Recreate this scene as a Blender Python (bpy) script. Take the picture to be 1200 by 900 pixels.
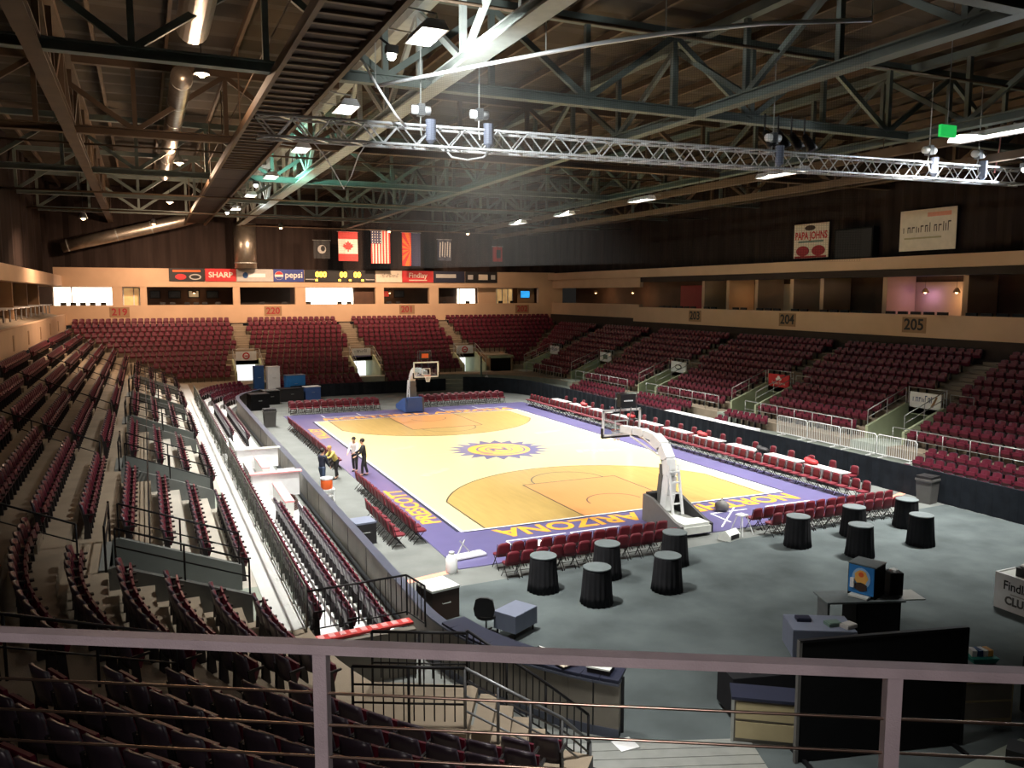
import bpy, math, random
from mathutils import Vector, Matrix
random.seed(7)
PI = math.pi
for o in list(bpy.data.objects): bpy.data.objects.remove(o)
S = bpy.context.scene
COL = S.collection

# ------------------------------------------------------------------ camera
cam = bpy.data.cameras.new('camera'); co = bpy.data.objects.new('camera', cam); COL.objects.link(co)
co.location = (-18.11, -42.31, 8.86)
co.rotation_euler = (PI/2 - 0.110, 0, -0.4207)
cam.sensor_fit = 'HORIZONTAL'; cam.sensor_width = 36; cam.lens = 961.3/1200*36
cam.clip_start = 0.05; cam.clip_end = 300
S.camera = co

# ------------------------------------------------------------------ world, exposure
w = bpy.data.worlds.new('hall_air'); S.world = w; w.use_nodes = True
w.node_tree.nodes['Background'].inputs[0].default_value = (1.0, 0.9, 0.8, 1)
w.node_tree.nodes['Background'].inputs[1].default_value = 0.012
S.view_settings.view_transform = 'Standard'; S.view_settings.look = 'None'
S.view_settings.gamma = 1; S.view_settings.use_curve_mapping = False
S.view_settings.exposure = 0.0
COURT_POWER = 1780.0      # watts of one court lamp
WARM_POWER = 700.0

def area_light(name, loc, target, sx, sy, power, color=(1, 1, 1), spread=PI):
    l = bpy.data.lights.new(name, 'AREA'); l.shape = 'RECTANGLE'; l.size = sx; l.size_y = sy
    l.energy = power; l.color = color; l.spread = spread
    o = bpy.data.objects.new(name, l); COL.objects.link(o); o.location = loc
    d = Vector(target) - Vector(loc); o.rotation_euler = d.to_track_quat('-Z', 'Y').to_euler()
    return o
def point_light(name, loc, power, color, r=0.15):
    l = bpy.data.lights.new(name, 'POINT'); l.energy = power; l.color = color; l.shadow_soft_size = r
    o = bpy.data.objects.new(name, l); COL.objects.link(o); o.location = loc
    return o

# ------------------------------------------------------------------ materials
def srgb(r, g, b):
    f = lambda c: (c/255/12.92) if c/255 <= 0.04045 else ((c/255+0.055)/1.055)**2.4
    return (f(r), f(g), f(b))
M = {}
def mat(name, rgb, rough=0.6, metal=0.0, var=0.12, scale=3.0, bump=0.0, bscale=40.0, emit=0.0, coat=0.0, stretch=None, spec=0.5):
    m = bpy.data.materials.new(name); m.use_nodes = True; nt = m.node_tree; N = nt.nodes; L = nt.links
    b = N['Principled BSDF']; c = srgb(*rgb)
    b.inputs['Roughness'].default_value = rough; b.inputs['Metallic'].default_value = metal
    b.inputs['Specular IOR Level'].default_value = spec
    if coat: b.inputs['Coat Weight'].default_value = coat; b.inputs['Coat Roughness'].default_value = 0.12
    tc = N.new('ShaderNodeTexCoord'); mp = N.new('ShaderNodeMapping'); L.new(tc.outputs['Object'], mp.inputs[0])
    if stretch: mp.inputs['Scale'].default_value = stretch
    n = N.new('ShaderNodeTexNoise'); n.inputs['Scale'].default_value = scale; n.inputs['Detail'].default_value = 5
    L.new(mp.outputs[0], n.inputs['Vector'])
    r = N.new('ShaderNodeValToRGB')
    r.color_ramp.elements[0].position = 0.3; r.color_ramp.elements[1].position = 0.7
    r.color_ramp.elements[0].color = tuple(x*(1-var) for x in c) + (1,)
    r.color_ramp.elements[1].color = tuple(min(1, x*(1+var)) for x in c) + (1,)
    L.new(n.outputs['Fac'], r.inputs[0]); L.new(r.outputs[0], b.inputs['Base Color'])
    if bump:
        n2 = N.new('ShaderNodeTexNoise'); n2.inputs['Scale'].default_value = bscale; n2.inputs['Detail'].default_value = 4
        L.new(mp.outputs[0], n2.inputs['Vector'])
        bp = N.new('ShaderNodeBump'); bp.inputs['Strength'].default_value = bump; bp.inputs['Distance'].default_value = 0.02
        L.new(n2.outputs['Fac'], bp.inputs['Height']); L.new(bp.outputs[0], b.inputs['Normal'])
    if emit:
        L.new(r.outputs[0], b.inputs['Emission Color']); b.inputs['Emission Strength'].default_value = emit
    M[name] = m
    return m
mat('concrete', (104, 107, 104), 0.8, var=0.18, scale=0.8, bump=0.2)
mat('terrace', (138, 124, 106), 0.85, var=0.16, scale=0.9, bump=0.2)
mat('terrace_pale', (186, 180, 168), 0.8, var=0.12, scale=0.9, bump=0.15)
mat('walkway', (205, 205, 202), 0.7, var=0.1, scale=0.9, bump=0.1)
mat('platform', (222, 222, 222), 0.6, var=0.1, scale=1.2, bump=0.1)
mat('platform_grey', (112, 118, 110), 0.7, var=0.12, scale=1.2)
mat('vomwall', (165, 172, 140), 0.75, var=0.12, scale=1.0, bump=0.1)
mat('ramp', (150, 158, 146), 0.6, var=0.12, scale=1.2)
mat('carpet', (84, 91, 92), 0.95, var=0.3, scale=0.55, bump=0.3, bscale=120, spec=0.1)
mat('dasher', (112, 106, 96), 0.6, var=0.2, scale=1.4)
mat('dasher_cap', (70, 74, 88), 0.4, var=0.1)
mat('drape', (34, 38, 44), 0.9, var=0.2, scale=2.0, spec=0.1)
mat('maple', (232, 214, 150), 0.28, var=0.05, scale=2.2, stretch=(14, 0.5, 1), coat=0.3)
mat('arc_stain', (184, 154, 92), 0.28, var=0.09, scale=1.0, stretch=(5, 0.6, 1), coat=0.3)
mat('key_stain', (210, 150, 92), 0.28, var=0.05, scale=2.0, stretch=(10, 0.5, 1), coat=0.3)
mat('purple', (98, 93, 134), 0.3, var=0.06, scale=1.5, coat=0.3)
mat('orange_paint', (244, 166, 60), 0.35, var=0.05)
mat('white_paint', (240, 240, 236), 0.4, var=0.03)
mat('dark_line', (70, 62, 60), 0.4, var=0.05)
mat('faded', (196, 186, 150), 0.4, var=0.1)
mat('seat', (98, 31, 48), 0.4, var=0.15, scale=4.0)
mat('seat_shell', (66, 56, 66), 0.32, var=0.15, scale=4.0)
mat('seat_steel', (42, 38, 40), 0.5, metal=0.3, var=0.1)
mat('pad', (102, 24, 36), 0.55, var=0.14, scale=6.0, bump=0.05)
mat('chair_steel', (34, 31, 32), 0.45, metal=0.3, var=0.1)
mat('tan', (198, 164, 134), 0.8, var=0.06, scale=0.6, bump=0.05)
mat('tan_dark', (150, 118, 88), 0.8, var=0.08, scale=0.6)
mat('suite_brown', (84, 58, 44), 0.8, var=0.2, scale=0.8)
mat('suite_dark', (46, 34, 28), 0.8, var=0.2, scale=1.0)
mat('curtain_wall', (48, 39, 36), 0.95, var=0.25, scale=0.7, stretch=(3, 3, 0.3), spec=0.1)
mat('black_panel', (14, 14, 16), 0.7, var=0.2, spec=0.2)
mat('black_metal', (26, 25, 28), 0.5, metal=0.4, var=0.15)
mat('grey_metal', (120, 122, 124), 0.45, metal=0.6, var=0.12)
mat('rail_dark', (92, 94, 86), 0.5, metal=0.3, var=0.1)
mat('galv', (170, 172, 168), 0.4, metal=0.5, var=0.1)
mat('rail_paint', (160, 148, 154), 0.5, metal=0.2, var=0.1, scale=9.0, bump=0.15, bscale=180)
mat('cable', (190, 165, 150), 0.3, metal=1.0, var=0.1)
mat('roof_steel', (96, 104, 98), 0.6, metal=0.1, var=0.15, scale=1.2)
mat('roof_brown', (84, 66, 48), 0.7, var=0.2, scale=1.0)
mat('roof_steel_lit', (176, 182, 176), 0.55, metal=0.1, var=0.1)  # roof steel made paler, the bright light on one truss put into its colour
mat('deck', (58, 48, 36), 0.9, var=0.35, scale=0.5, bump=0.2)
mat('duct', (160, 150, 138), 0.35, metal=0.85, var=0.15)
mat('aluminium', (220, 222, 224), 0.35, metal=0.3, var=0.05)
mat('white', (230, 230, 230), 0.5, var=0.05)
mat('white_box', (214, 216, 210), 0.5, var=0.08)
mat('pink_ledge', (226, 160, 160), 0.5, var=0.15, scale=6.0)
mat('red_strip', (196, 62, 60), 0.5, var=0.2, scale=8.0)
mat('tablecloth', (30, 30, 33), 0.85, var=0.15, spec=0.2)
mat('table_top', (104, 112, 114), 0.5, var=0.12, scale=5.0)
mat('white_cloth', (190, 186, 184), 0.8, var=0.08)
mat('lamp_glow', (255, 252, 240), 0.5, var=0.0, emit=14.0)
mat('warm_glow', (255, 196, 140), 0.5, var=0.0, emit=16.0)
mat('daylight', (255, 244, 226), 0.5, var=0.03, scale=0.4, emit=3.2)
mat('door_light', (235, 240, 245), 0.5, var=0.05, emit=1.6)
mat('suite_glow', (236, 184, 120), 0.6, var=0.3, scale=0.8, emit=0.5)
mat('screen_blue', (40, 150, 220), 0.4, var=0.2, emit=1.2)
mat('screen_dim', (60, 64, 70), 0.3, var=0.4, scale=2.0)
mat('digit', (255, 190, 60), 0.5, var=0.0, emit=5.0)
mat('exit_green', (40, 200, 90), 0.5, var=0.05, emit=0.8)
for nm, c in (('red', (190, 40, 44)), ('blue', (48, 62, 130)), ('navy', (26, 30, 52)), ('orange', (226, 98, 40)),
              ('silver_print', (176, 172, 168)), ('pale_print', (216, 200, 180)), ('flag_red', (196, 44, 38)),
              ('flag_white', (222, 210, 196)), ('flag_blue', (36, 40, 74)), ('flag_orange', (222, 110, 36)),
              ('print_black', (30, 28, 30)), ('teal', (50, 150, 140)), ('beige', (170, 156, 120)),
              ('ink_blue', (30, 70, 120)), ('dull_red', (150, 40, 44)), ('sky', (40, 120, 190)), ('sky_pale', (150, 190, 226)),
              ('food', (236, 176, 90)), ('skin', (208, 158, 130)), ('hair_dark', (40, 28, 22)), ('hair_fair', (176, 140, 80)),
              ('jacket', (34, 38, 54)), ('denim', (58, 72, 96)), ('shirt_white', (222, 212, 210)), ('shirt_yellow', (190, 170, 90)),
              ('black_cloth', (28, 26, 28)), ('shoe', (40, 38, 38)), ('tape', (224, 150, 128)), ('box_grey', (96, 94, 92)),
              ('green_grey', (96, 118, 108)), ('tray_blue', (62, 92, 150)), ('grey_cloth', (110, 116, 134)), ('dark_wood', (60, 40, 30))):
    mat(nm, c, 0.6, var=0.06)
# corrugated roof deck, glass and netting
def glass():
    m = bpy.data.materials.new('board_glass'); m.use_nodes = True; nt = m.node_tree; N = nt.nodes; L = nt.links
    N.remove(N['Principled BSDF']); out = N['Material Output']
    t = N.new('ShaderNodeBsdfTransparent'); t.inputs[0].default_value = (0.82, 0.86, 0.86, 1)
    g = N.new('ShaderNodeBsdfGlossy'); g.inputs['Roughness'].default_value = 0.05; g.inputs[0].default_value = (0.8, 0.85, 0.85, 1)
    mx = N.new('ShaderNodeMixShader'); mx.inputs[0].default_value = 0.12
    L.new(t.outputs[0], mx.inputs[1]); L.new(g.outputs[0], mx.inputs[2]); L.new(mx.outputs[0], out.inputs[0]); M['glass'] = m
glass()
def netting():
    m = bpy.data.materials.new('safety_netting'); m.use_nodes = True; nt = m.node_tree; N = nt.nodes; L = nt.links
    b = N['Principled BSDF']; b.inputs['Base Color'].default_value = (0.06, 0.055, 0.05, 1); b.inputs['Roughness'].default_value = 0.8
    tc = N.new('ShaderNodeTexCoord'); br = N.new('ShaderNodeTexBrick'); br.inputs['Scale'].default_value = 9
    br.offset = 0.0; br.inputs['Mortar Size'].default_value = 0.06; br.inputs['Brick Width'].default_value = 0.5; br.inputs['Row Height'].default_value = 0.5
    br.inputs['Color1'].default_value = (0, 0, 0, 1); br.inputs['Color2'].default_value = (0, 0, 0, 1); br.inputs['Mortar'].default_value = (0.3, 0.3, 0.3, 1)
    L.new(tc.outputs['UV'], br.inputs['Vector']); L.new(br.outputs['Color'], b.inputs['Alpha']); M['net'] = m
netting()

# ------------------------------------------------------------------ mesh helpers
class MB:
    def __init__(s): s.v = []; s.f = []
    def add(s, vs, fs):
        k = len(s.v); s.v += [tuple(p) for p in vs]; s.f += [tuple(i+k for i in f) for f in fs]; return s
    def box(s, cx, cy, cz, sx, sy, sz, rz=0.0):
        c, n = math.cos(rz), math.sin(rz); vs = []
        for z in (-.5, .5):
            for x, y in ((-.5, -.5), (.5, -.5), (.5, .5), (-.5, .5)):
                X, Y = x*sx, y*sy; vs.append((cx+X*c-Y*n, cy+X*n+Y*c, cz+z*sz))
        return s.add(vs, BOXF)
    def beam(s, p, q, w, h, up=(0, 0, 1)):
        p = Vector(p); q = Vector(q); d = (q-p).normalized(); u = Vector(up)
        if abs(d.dot(u)) > 0.99: u = Vector((1, 0, 0))
        r = d.cross(u).normalized(); u = r.cross(d).normalized(); vs = []
        for e in (p, q):
            for a, b in ((-.5, -.5), (.5, -.5), (.5, .5), (-.5, .5)): vs.append(e+r*(a*w)+u*(b*h))
        return s.add(vs, BOXF)
    def tube(s, pts, r, n=6, caps=True):
        pts = [Vector(p) for p in pts]; m = len(pts); vs = []; fs = []; prev = None
        for i, p in enumerate(pts):
            d = (pts[min(i+1, m-1)]-pts[max(i-1, 0)]).normalized()
            u = Vector((0, 0, 1)) if abs(d.z) < 0.95 else Vector((1, 0, 0))
            if prev is not None and (prev-d*prev.dot(d)).length > 1e-4: a = (prev-d*prev.dot(d)).normalized()
            else: a = d.cross(u).normalized()
            prev = a; b = d.cross(a); rr = r[i] if isinstance(r, (list, tuple)) else r
            for k in range(n):
                t = 2*PI*k/n; vs.append(p+a*(rr*math.cos(t))+b*(rr*math.sin(t)))
        for i in range(m-1):
            for k in range(n):
                fs.append((i*n+k, i*n+(k+1) % n, (i+1)*n+(k+1) % n, (i+1)*n+k))
        if caps: fs += [tuple(range(n-1, -1, -1)), tuple((m-1)*n+k for k in range(n))]
        return s.add(vs, fs)
    def lathe(s, prof, n=16, cx=0, cy=0, wave=None):
        vs = []; fs = []; m = len(prof)
        for j, (r, z) in enumerate(prof):
            for k in range(n):
                t = 2*PI*k/n; rr = r*(wave(t, j/(m-1)) if wave else 1); vs.append((cx+rr*math.cos(t), cy+rr*math.sin(t), z))
        for j in range(m-1):
            for k in range(n): fs.append((j*n+k, j*n+(k+1) % n, (j+1)*n+(k+1) % n, (j+1)*n+k))
        fs += [tuple(range(n-1, -1, -1)), tuple((m-1)*n+k for k in range(n))]
        return s.add(vs, fs)
    def prism(s, poly, z0, z1):           # polygon in xy
        n = len(poly); vs = [(x, y, z0) for x, y in poly]+[(x, y, z1) for x, y in poly]
        fs = [tuple(range(n-1, -1, -1)), tuple(range(n, 2*n))]+[(i, (i+1) % n, n+(i+1) % n, n+i) for i in range(n)]
        return s.add(vs, fs)
    def prism_yz(s, poly, x0, x1):        # polygon in yz, extruded along x
        n = len(poly); vs = [(x0, y, z) for y, z in poly]+[(x1, y, z) for y, z in poly]
        fs = [tuple(range(n)), tuple(range(2*n-1, n-1, -1))]+[(i, n+i, n+(i+1) % n, (i+1) % n) for i in range(n)]
        return s.add(vs, fs)
    def prism_xz(s, poly, y0, y1):
        n = len(poly); vs = [(x, y0, z) for x, z in poly]+[(x, y1, z) for x, z in poly]
        fs = [tuple(range(n)), tuple(range(2*n-1, n-1, -1))]+[(i, n+i, n+(i+1) % n, (i+1) % n) for i in range(n)]
        return s.add(vs, fs)
    def quad(s, a, b, c, d): return s.add([a, b, c, d], [(0, 1, 2, 3)])
    def sphere(s, c, r, n=10, m=7, sc=(1, 1, 1)):
        vs = []; fs = []
        for j in range(m+1):
            ph = PI*j/m
            for k in range(n):
                t = 2*PI*k/n; vs.append((c[0]+sc[0]*r*math.sin(ph)*math.cos(t), c[1]+sc[1]*r*math.sin(ph)*math.sin(t), c[2]-sc[2]*r*math.cos(ph)))
        for j in range(m):
            for k in range(n): fs.append((j*n+k, j*n+(k+1) % n, (j+1)*n+(k+1) % n, (j+1)*n+k))
        return s.add(vs, fs)
    def mesh(s, name, smooth=False):
        me = bpy.data.meshes.new(name); me.from_pydata(s.v, [], s.f); me.validate()
        if smooth:
            for p in me.polygons: p.use_smooth = True
        me.update(); return me
BOXF = [(0, 3, 2, 1), (4, 5, 6, 7), (0, 1, 5, 4), (1, 2, 6, 5), (2, 3, 7, 6), (3, 0, 4, 7)]
def B(*a, **k): return MB().box(*a, **k)

def obj(name, mb, m, parent=None, loc=None, rz=0.0, smooth=False):
    me = mb.mesh(name, smooth) if isinstance(mb, MB) else mb
    if m and not me.materials: me.materials.append(M[m] if isinstance(m, str) else m)
    o = bpy.data.objects.new(name, me); COL.objects.link(o)
    if parent: o.parent = parent
    if loc is not None: o.location = loc
    if rz: o.rotation_euler = (0, 0, rz)
    return o
def tag(o, label, cat, group=None, kind=None):
    if label: o['label'] = label
    if cat: o['category'] = cat
    if group: o['group'] = group
    if kind: o['kind'] = kind
    return o
def thing(name, label, cat, loc=(0, 0, 0), rz=0.0, group=None):
    o = bpy.data.objects.new(name, None); COL.objects.link(o); o.empty_display_size = 0.2
    o.location = loc; o.rotation_euler = (0, 0, rz)
    return tag(o, label, cat, group)
def struct(name, mb, m, label=None, loc=None, rz=0.0, cat='structure', smooth=False):
    o = obj(name, mb, m, None, loc, rz, smooth); o['kind'] = 'structure'; o['category'] = cat
    if label: o['label'] = label
    return o
def dup(root, loc, rz, label=None, group=None):
    r = root.copy(); COL.objects.link(r); r.location = loc; r.rotation_euler = (0, 0, rz)
    if label: r['label'] = label
    if group: r['group'] = group
    for ch in list(root.children):
        c = ch.copy(); COL.objects.link(c); c.parent = r
        for g in list(ch.children):
            d = g.copy(); COL.objects.link(d); d.parent = c
    return r
def text(s, size, depth=0.004, xscale=1.0, bold=0.0):
    cu = bpy.data.curves.new('lettering', 'FONT'); cu.body = s; cu.size = size; cu.extrude = depth
    cu.align_x = 'CENTER'; cu.align_y = 'CENTER'; cu.resolution_u = 3; cu.offset = bold
    o = bpy.data.objects.new('tmp', cu); COL.objects.link(o)
    dg = bpy.context.evaluated_depsgraph_get(); me = bpy.data.meshes.new_from_object(o.evaluated_get(dg))
    bpy.data.objects.remove(o); bpy.data.curves.remove(cu)
    if xscale != 1.0:
        for v in me.vertices: v.co.x *= xscale
    me.name = 'lettering'; me.materials.clear()
    return me
def lettering(parent, s, size, m, loc, rot, name='lettering', depth=0.004, xscale=1.0, bold=0.0):
    o = obj(name, text(s, size, depth, xscale, bold), m, parent, loc); o.rotation_euler = rot
    return o

def scribble(parent, w, h, m, loc, rz, k):
    # a worn line of print of which only the strokes can be made out
    mb = MB(); x = -w/2; st = w/(k*1.35)
    for i in range(k):
        hh = h*random.choice((0.6, 0.65, 1.0, 0.7)); mb.box(x+st*0.15, 0, hh/2-h*0.3, st*0.2, 0.01, hh)
        if i % 3: mb.box(x+st*0.5, 0, hh-h*0.33, st*0.8, 0.01, h*0.14)
        if i % 2: mb.box(x+st*0.82, 0, hh*0.4-h*0.3, st*0.2, 0.01, hh*0.8)
        x += st*1.35
    return obj('print_line', mb, m, parent, loc, rz)

# ================================================================== THE SETTING
struct('floor', B(0, 0, -0.1, 84, 110, 0.2), 'concrete', 'bare grey concrete arena floor', cat='floor')
XL, XR, YF = -12.1, 12.5, 28.5                   # lines of the rink boards
CN = (-4.5, -23.5); RN = 7.6                     # centre and radius of the curved corner of the boards
ROW_D = lambda n: (2.9 if n == 0 else 4.25+0.9*(n-1), 4.25+0.9*n)
ROW_Z = lambda n: 1.27+0.4*n
L_VOM = [-21.9, -10.8, 0.2, 11.2, 22.2]
R_VOM = [-23.0, -12.0, -1.0, 10.0, 21.0, 31.0]
F_VOM = [-9.8, 0.8, 11.4]
VW = 1.15                                         # half width of a vomitory
PORTAL = (12.95, 15.35)

def upath(d):
    """the terrace line at distance d outside the boards: list of (tag, x, y)"""
    P = []
    for k in range(15):
        a = math.radians(227-47*k/14); P.append(('C', CN[0]+(RN+d)*math.cos(a), CN[1]+(RN+d)*math.sin(a)))
    for y in L_VOM: P += [('L', XL-d, y-VW), ('L', XL-d, y+VW)]
    P.append(('L', XL-d, YF+d)); P.append(('F', XL-d, YF+d))
    for x in F_VOM: P += [('F', x-VW, YF+d), ('F', x+VW, YF+d)]
    P += [('F', PORTAL[0], YF+d), ('F', PORTAL[1], YF+d)] if d < 12.4 and XR+d > PORTAL[1] else [('F', min(PORTAL[0], XR+d), YF+d), ('F', min(PORTAL[1], XR+d), YF+d)]
    P.append(('F', XR+d, YF+d)); P.append(('R', XR+d, YF+d))
    for y in reversed(R_VOM): P += [('R', XR+d, min(y+VW, YF+d)), ('R', XR+d, y-VW)]
    P.append(('R', XR+d, -30.0))
    return P
def in_vom(t, ax, ay, bx, by):
    mx, my = (ax+bx)/2, (ay+by)/2
    if t == 'L': return any(abs(my-y) < VW-0.05 for y in L_VOM)
    if t == 'R': return any(abs(my-y) < VW-0.05 for y in R_VOM)
    if t == 'F': return any(abs(mx-x) < VW-0.05 for x in F_VOM) or PORTAL[0] < mx < PORTAL[1]
    return False
terr = {k: MB() for k in 'CLFRP'}
for n in range(10):
    d0, d1 = ROW_D(n); z = ROW_Z(n); zp = ROW_Z(n-1) if n else 0.0
    A = upath(d0); Bp = upath(d1)
    for i in range(len(A)-1):
        t = A[i][0]
        if A[i+1][0] != t and not (t == 'C' and A[i+1][0] == 'L'): continue
        (ax, ay), (bx, by) = A[i][1:], A[i+1][1:]; (cx, cy), (ex, ey) = Bp[i+1][1:], Bp[i][1:]
        if n <= 3 and in_vom(t, ax, ay, bx, by): continue
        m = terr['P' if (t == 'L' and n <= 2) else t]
        m.quad((ax, ay, z), (bx, by, z), (cx, cy, z), (ex, ey, z))
        m.quad((ax, ay, zp), (bx, by, zp), (bx, by, z), (ax, ay, z))
for n in (10, 11):                                # two more rows at the far end only
    y0, y1 = YF+ROW_D(n)[0], YF+ROW_D(n)[1]; z = ROW_Z(n)
    terr['F'].quad((-24.45, y0, z), (24.85, y0, z), (24.85, y1+0.3, z), (-24.45, y1+0.3, z))
    terr['F'].quad((-24.45, y0, z-0.4), (24.85, y0, z-0.4), (24.85, y0, z), (-24.45, y0, z))
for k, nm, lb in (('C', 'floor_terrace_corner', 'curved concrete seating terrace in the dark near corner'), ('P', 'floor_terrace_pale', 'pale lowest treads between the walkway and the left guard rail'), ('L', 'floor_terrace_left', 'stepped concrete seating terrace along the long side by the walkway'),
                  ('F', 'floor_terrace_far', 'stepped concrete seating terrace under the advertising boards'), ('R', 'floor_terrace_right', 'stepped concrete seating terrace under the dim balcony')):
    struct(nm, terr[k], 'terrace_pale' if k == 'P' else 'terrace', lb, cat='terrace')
# bright walkway strip laid on the lowest tread of the long side
struct('floor_walkway', MB().prism([(XL-2.92, -24.0), (XL-2.92, 30.5), (XL-3.62, 30.5), (XL-3.62, -24.0)], 1.272, 1.285), 'walkway', 'pale walkway strip in front of the lowest fixed seats', cat='walkway')

# lower platforms follow the rounded corners of the boards
RF = 8.0
def lpath(d, near=True):
    P = []
    if near:
        for k in range(11):
            a = math.radians(222-42*k/10); P.append((CN[0]+(RN+d)*math.cos(a), CN[1]+(RN+d)*math.sin(a)))
    else: P.append((XL-d, -23.5))
    cx, cy = XL+RF, YF-RF
    for k in range(9):
        a = math.radians(180-90*k/8); P.append((cx+(RF+d)*math.cos(a), cy+(RF+d)*math.sin(a)))
    cx = XR-RF
    for k in range(9):
        a = math.radians(90-90*k/8); P.append((cx+(RF+d)*math.cos(a), cy+(RF+d)*math.sin(a)))
    P.append((XR+d, -30.0))
    return P
low = MB(); lowr = MB()
steps = [(0.45, 1.25, 0.22), (1.25, 2.1, 0.5), (2.1, 2.92, 0.8)]
for j, (d0, d1, z) in enumerate(steps):
    A = lpath(d0, False); Bq = lpath(d1, False); zp = steps[j-1][2] if j else 0.0
    for i in range(len(A)-1):
        (ax, ay), (bx, by), (cx, cy), (ex, ey) = A[i], A[i+1], Bq[i+1], Bq[i]
        lm = low if i < 5 else lowr; lm.quad((ax, ay, z), (bx, by, z), (cx, cy, z), (ex, ey, z)); lm.quad((ax, ay, zp), (bx, by, zp), (bx, by, z), (ax, ay, z))
A = lpath(2.92, False)
for i in range(len(A)-1): (low if i < 5 else lowr).quad(A[i]+(0.8,), A[i+1]+(0.8,), A[i+1]+(1.27,), A[i]+(1.27,))
struct('floor_platform', low, 'platform', 'white telescopic seating platform between the boards and the walkway', cat='platform')
struct('floor_platform_grey', lowr, 'platform_grey', 'grey-green seating platform behind the black boards', cat='platform')
fill = MB()
for cx, sx in ((XL+RF, -1), (XR-RF, 1)):          # flat cross aisle in the two far corners
    arc = [(cx+sx*(RF+2.9)*math.cos(math.radians(90*k/8)), YF-RF+(RF+2.9)*math.sin(math.radians(90*k/8))) for k in range(9)]
    pts = arc+[(cx+sx*(RF+2.95), YF+2.95)]
    if sx > 0: pts = pts
    fill.prism(pts if sx > 0 else pts[::-1], 1.22, 1.268)
struct('floor_cross_aisle', fill, 'terrace', 'flat concrete cross aisle in the far corners', cat='aisle')

# rink boards
def boards(name, pts, m, capm, label, h=1.12, w=0.14, cap=True):
    mb = MB(); cp = MB(); kick = MB()
    for i in range(len(pts)-1):
        (ax, ay), (bx, by) = pts[i], pts[i+1]
        mb.beam((ax, ay, h/2), (bx, by, h/2), w, h)
        cp.beam((ax, ay, h+0.025), (bx, by, h+0.025), w+0.12, 0.05); kick.beam((ax, ay, 0.1), (bx, by, 0.1), w+0.03, 0.2)
    o = struct(name, mb, m, label, cat='boards')
    if cap: obj('cap_rail', cp, capm, o); obj('kick_plate', kick, capm, o)
    return o
left_pts = [(CN[0]+RN*math.cos(math.radians(a)), CN[1]+RN*math.sin(math.radians(a))) for a in range(226, 179, -4)] + [(XL, y) for y in (-23.5, -18, -12, -6, 0, 6, 12, 18, YF-RF)] + \
           [(XL+RF+RF*math.cos(math.radians(a)), YF-RF+RF*math.sin(math.radians(a))) for a in (168, 155, 142, 135)]
bl = boards('wall_boards', left_pts, 'dasher', 'dasher_cap', 'grey rink boards with a dark cap rail curving round the corner')
jn = MB().box(0, 0, 0.56, 0.16, 0.03, 1.1).mesh('panel_joint'); jn.materials.append(M['black_metal'])
for y in (-20.5, -18, -15.5, -13, -10.5, -8, -5.5, -3, -0.5, 2, 4.5, 7): obj('panel_joint', jn, None, bl, (XL, y, 0))
for a in (222, 214, 206, 198, 190): obj('panel_joint', jn, None, bl, (CN[0]+RN*math.cos(math.radians(a)), CN[1]+RN*math.sin(math.radians(a)), 0), math.radians(a))
far_pts = [(XL+RF+RF*math.cos(math.radians(a)), YF-RF+RF*math.sin(math.radians(a))) for a in (112, 100, 90)] + [(x, YF) for x in (-2, 0, 2, 4.5, 6.9)]
right_pts = [(XR-RF+RF*math.cos(math.radians(a)), YF-RF+RF*math.sin(math.radians(a))) for a in (62, 50, 38, 25, 12, 0)] + [(XR, y) for y in (14, 8, 2, -4, -10, -16, -22, -30)]
def draped(name, pts, label, h=1.35):
    q = []                                            # resample and ripple so that the cloth hangs in folds
    for i in range(len(pts)-1):
        a, b = Vector(pts[i]), Vector(pts[i+1]); L = (b-a).length; nn = max(2, int(L/0.35)); nrm = Vector((-(b-a).y, (b-a).x)).normalized()
        for k in range(nn): q.append(a+(b-a)*(k/nn)+nrm*(0.025 if k % 2 else -0.025))
    q.append(Vector(pts[-1])); mb = MB()
    for i in range(len(q)-1):
        a, b = q[i], q[i+1]; mb.beam((a.x, a.y, h/2), (b.x, b.y, h/2), 0.1, h)
    return struct(name, mb, 'drape', label, cat='boards')
draped('wall_boards_far', far_pts, 'black draped boards below the far seats', 1.1)
draped('wall_boards_right', right_pts, 'black draped boards along the sideline below the maroon seats', 1.3)

# carpet, tape
cp_pts = [(-11.9, -19.75), (12.38, -18.9), (12.38, -40), (-8.5, -40), (-9.6, -29.6), (-10.9, -27.3), (-11.7, -25.3), (-11.95, -23.0)]
cpo = obj('carpet', MB().prism(cp_pts, 0.0, 0.012), 'carpet'); tag(cpo, 'dark charcoal carpet covering the floor under the cocktail tables', 'carpet')
for nm, p, q, lb in (('floor_tape', (-11.6, -18.75), (-9.6, -18.3), 'pink tape strip on the concrete beside the rink boards'), ('floor_tape', (10.9, -17.3), (13.0, -16.5), 'pink tape strip on the concrete beside the rubbish bin')):
    tag(obj(nm, MB().beam(p+(0.006,), q+(0.006,), 0.28, 0.008), 'tape'), lb, 'tape')

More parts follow.
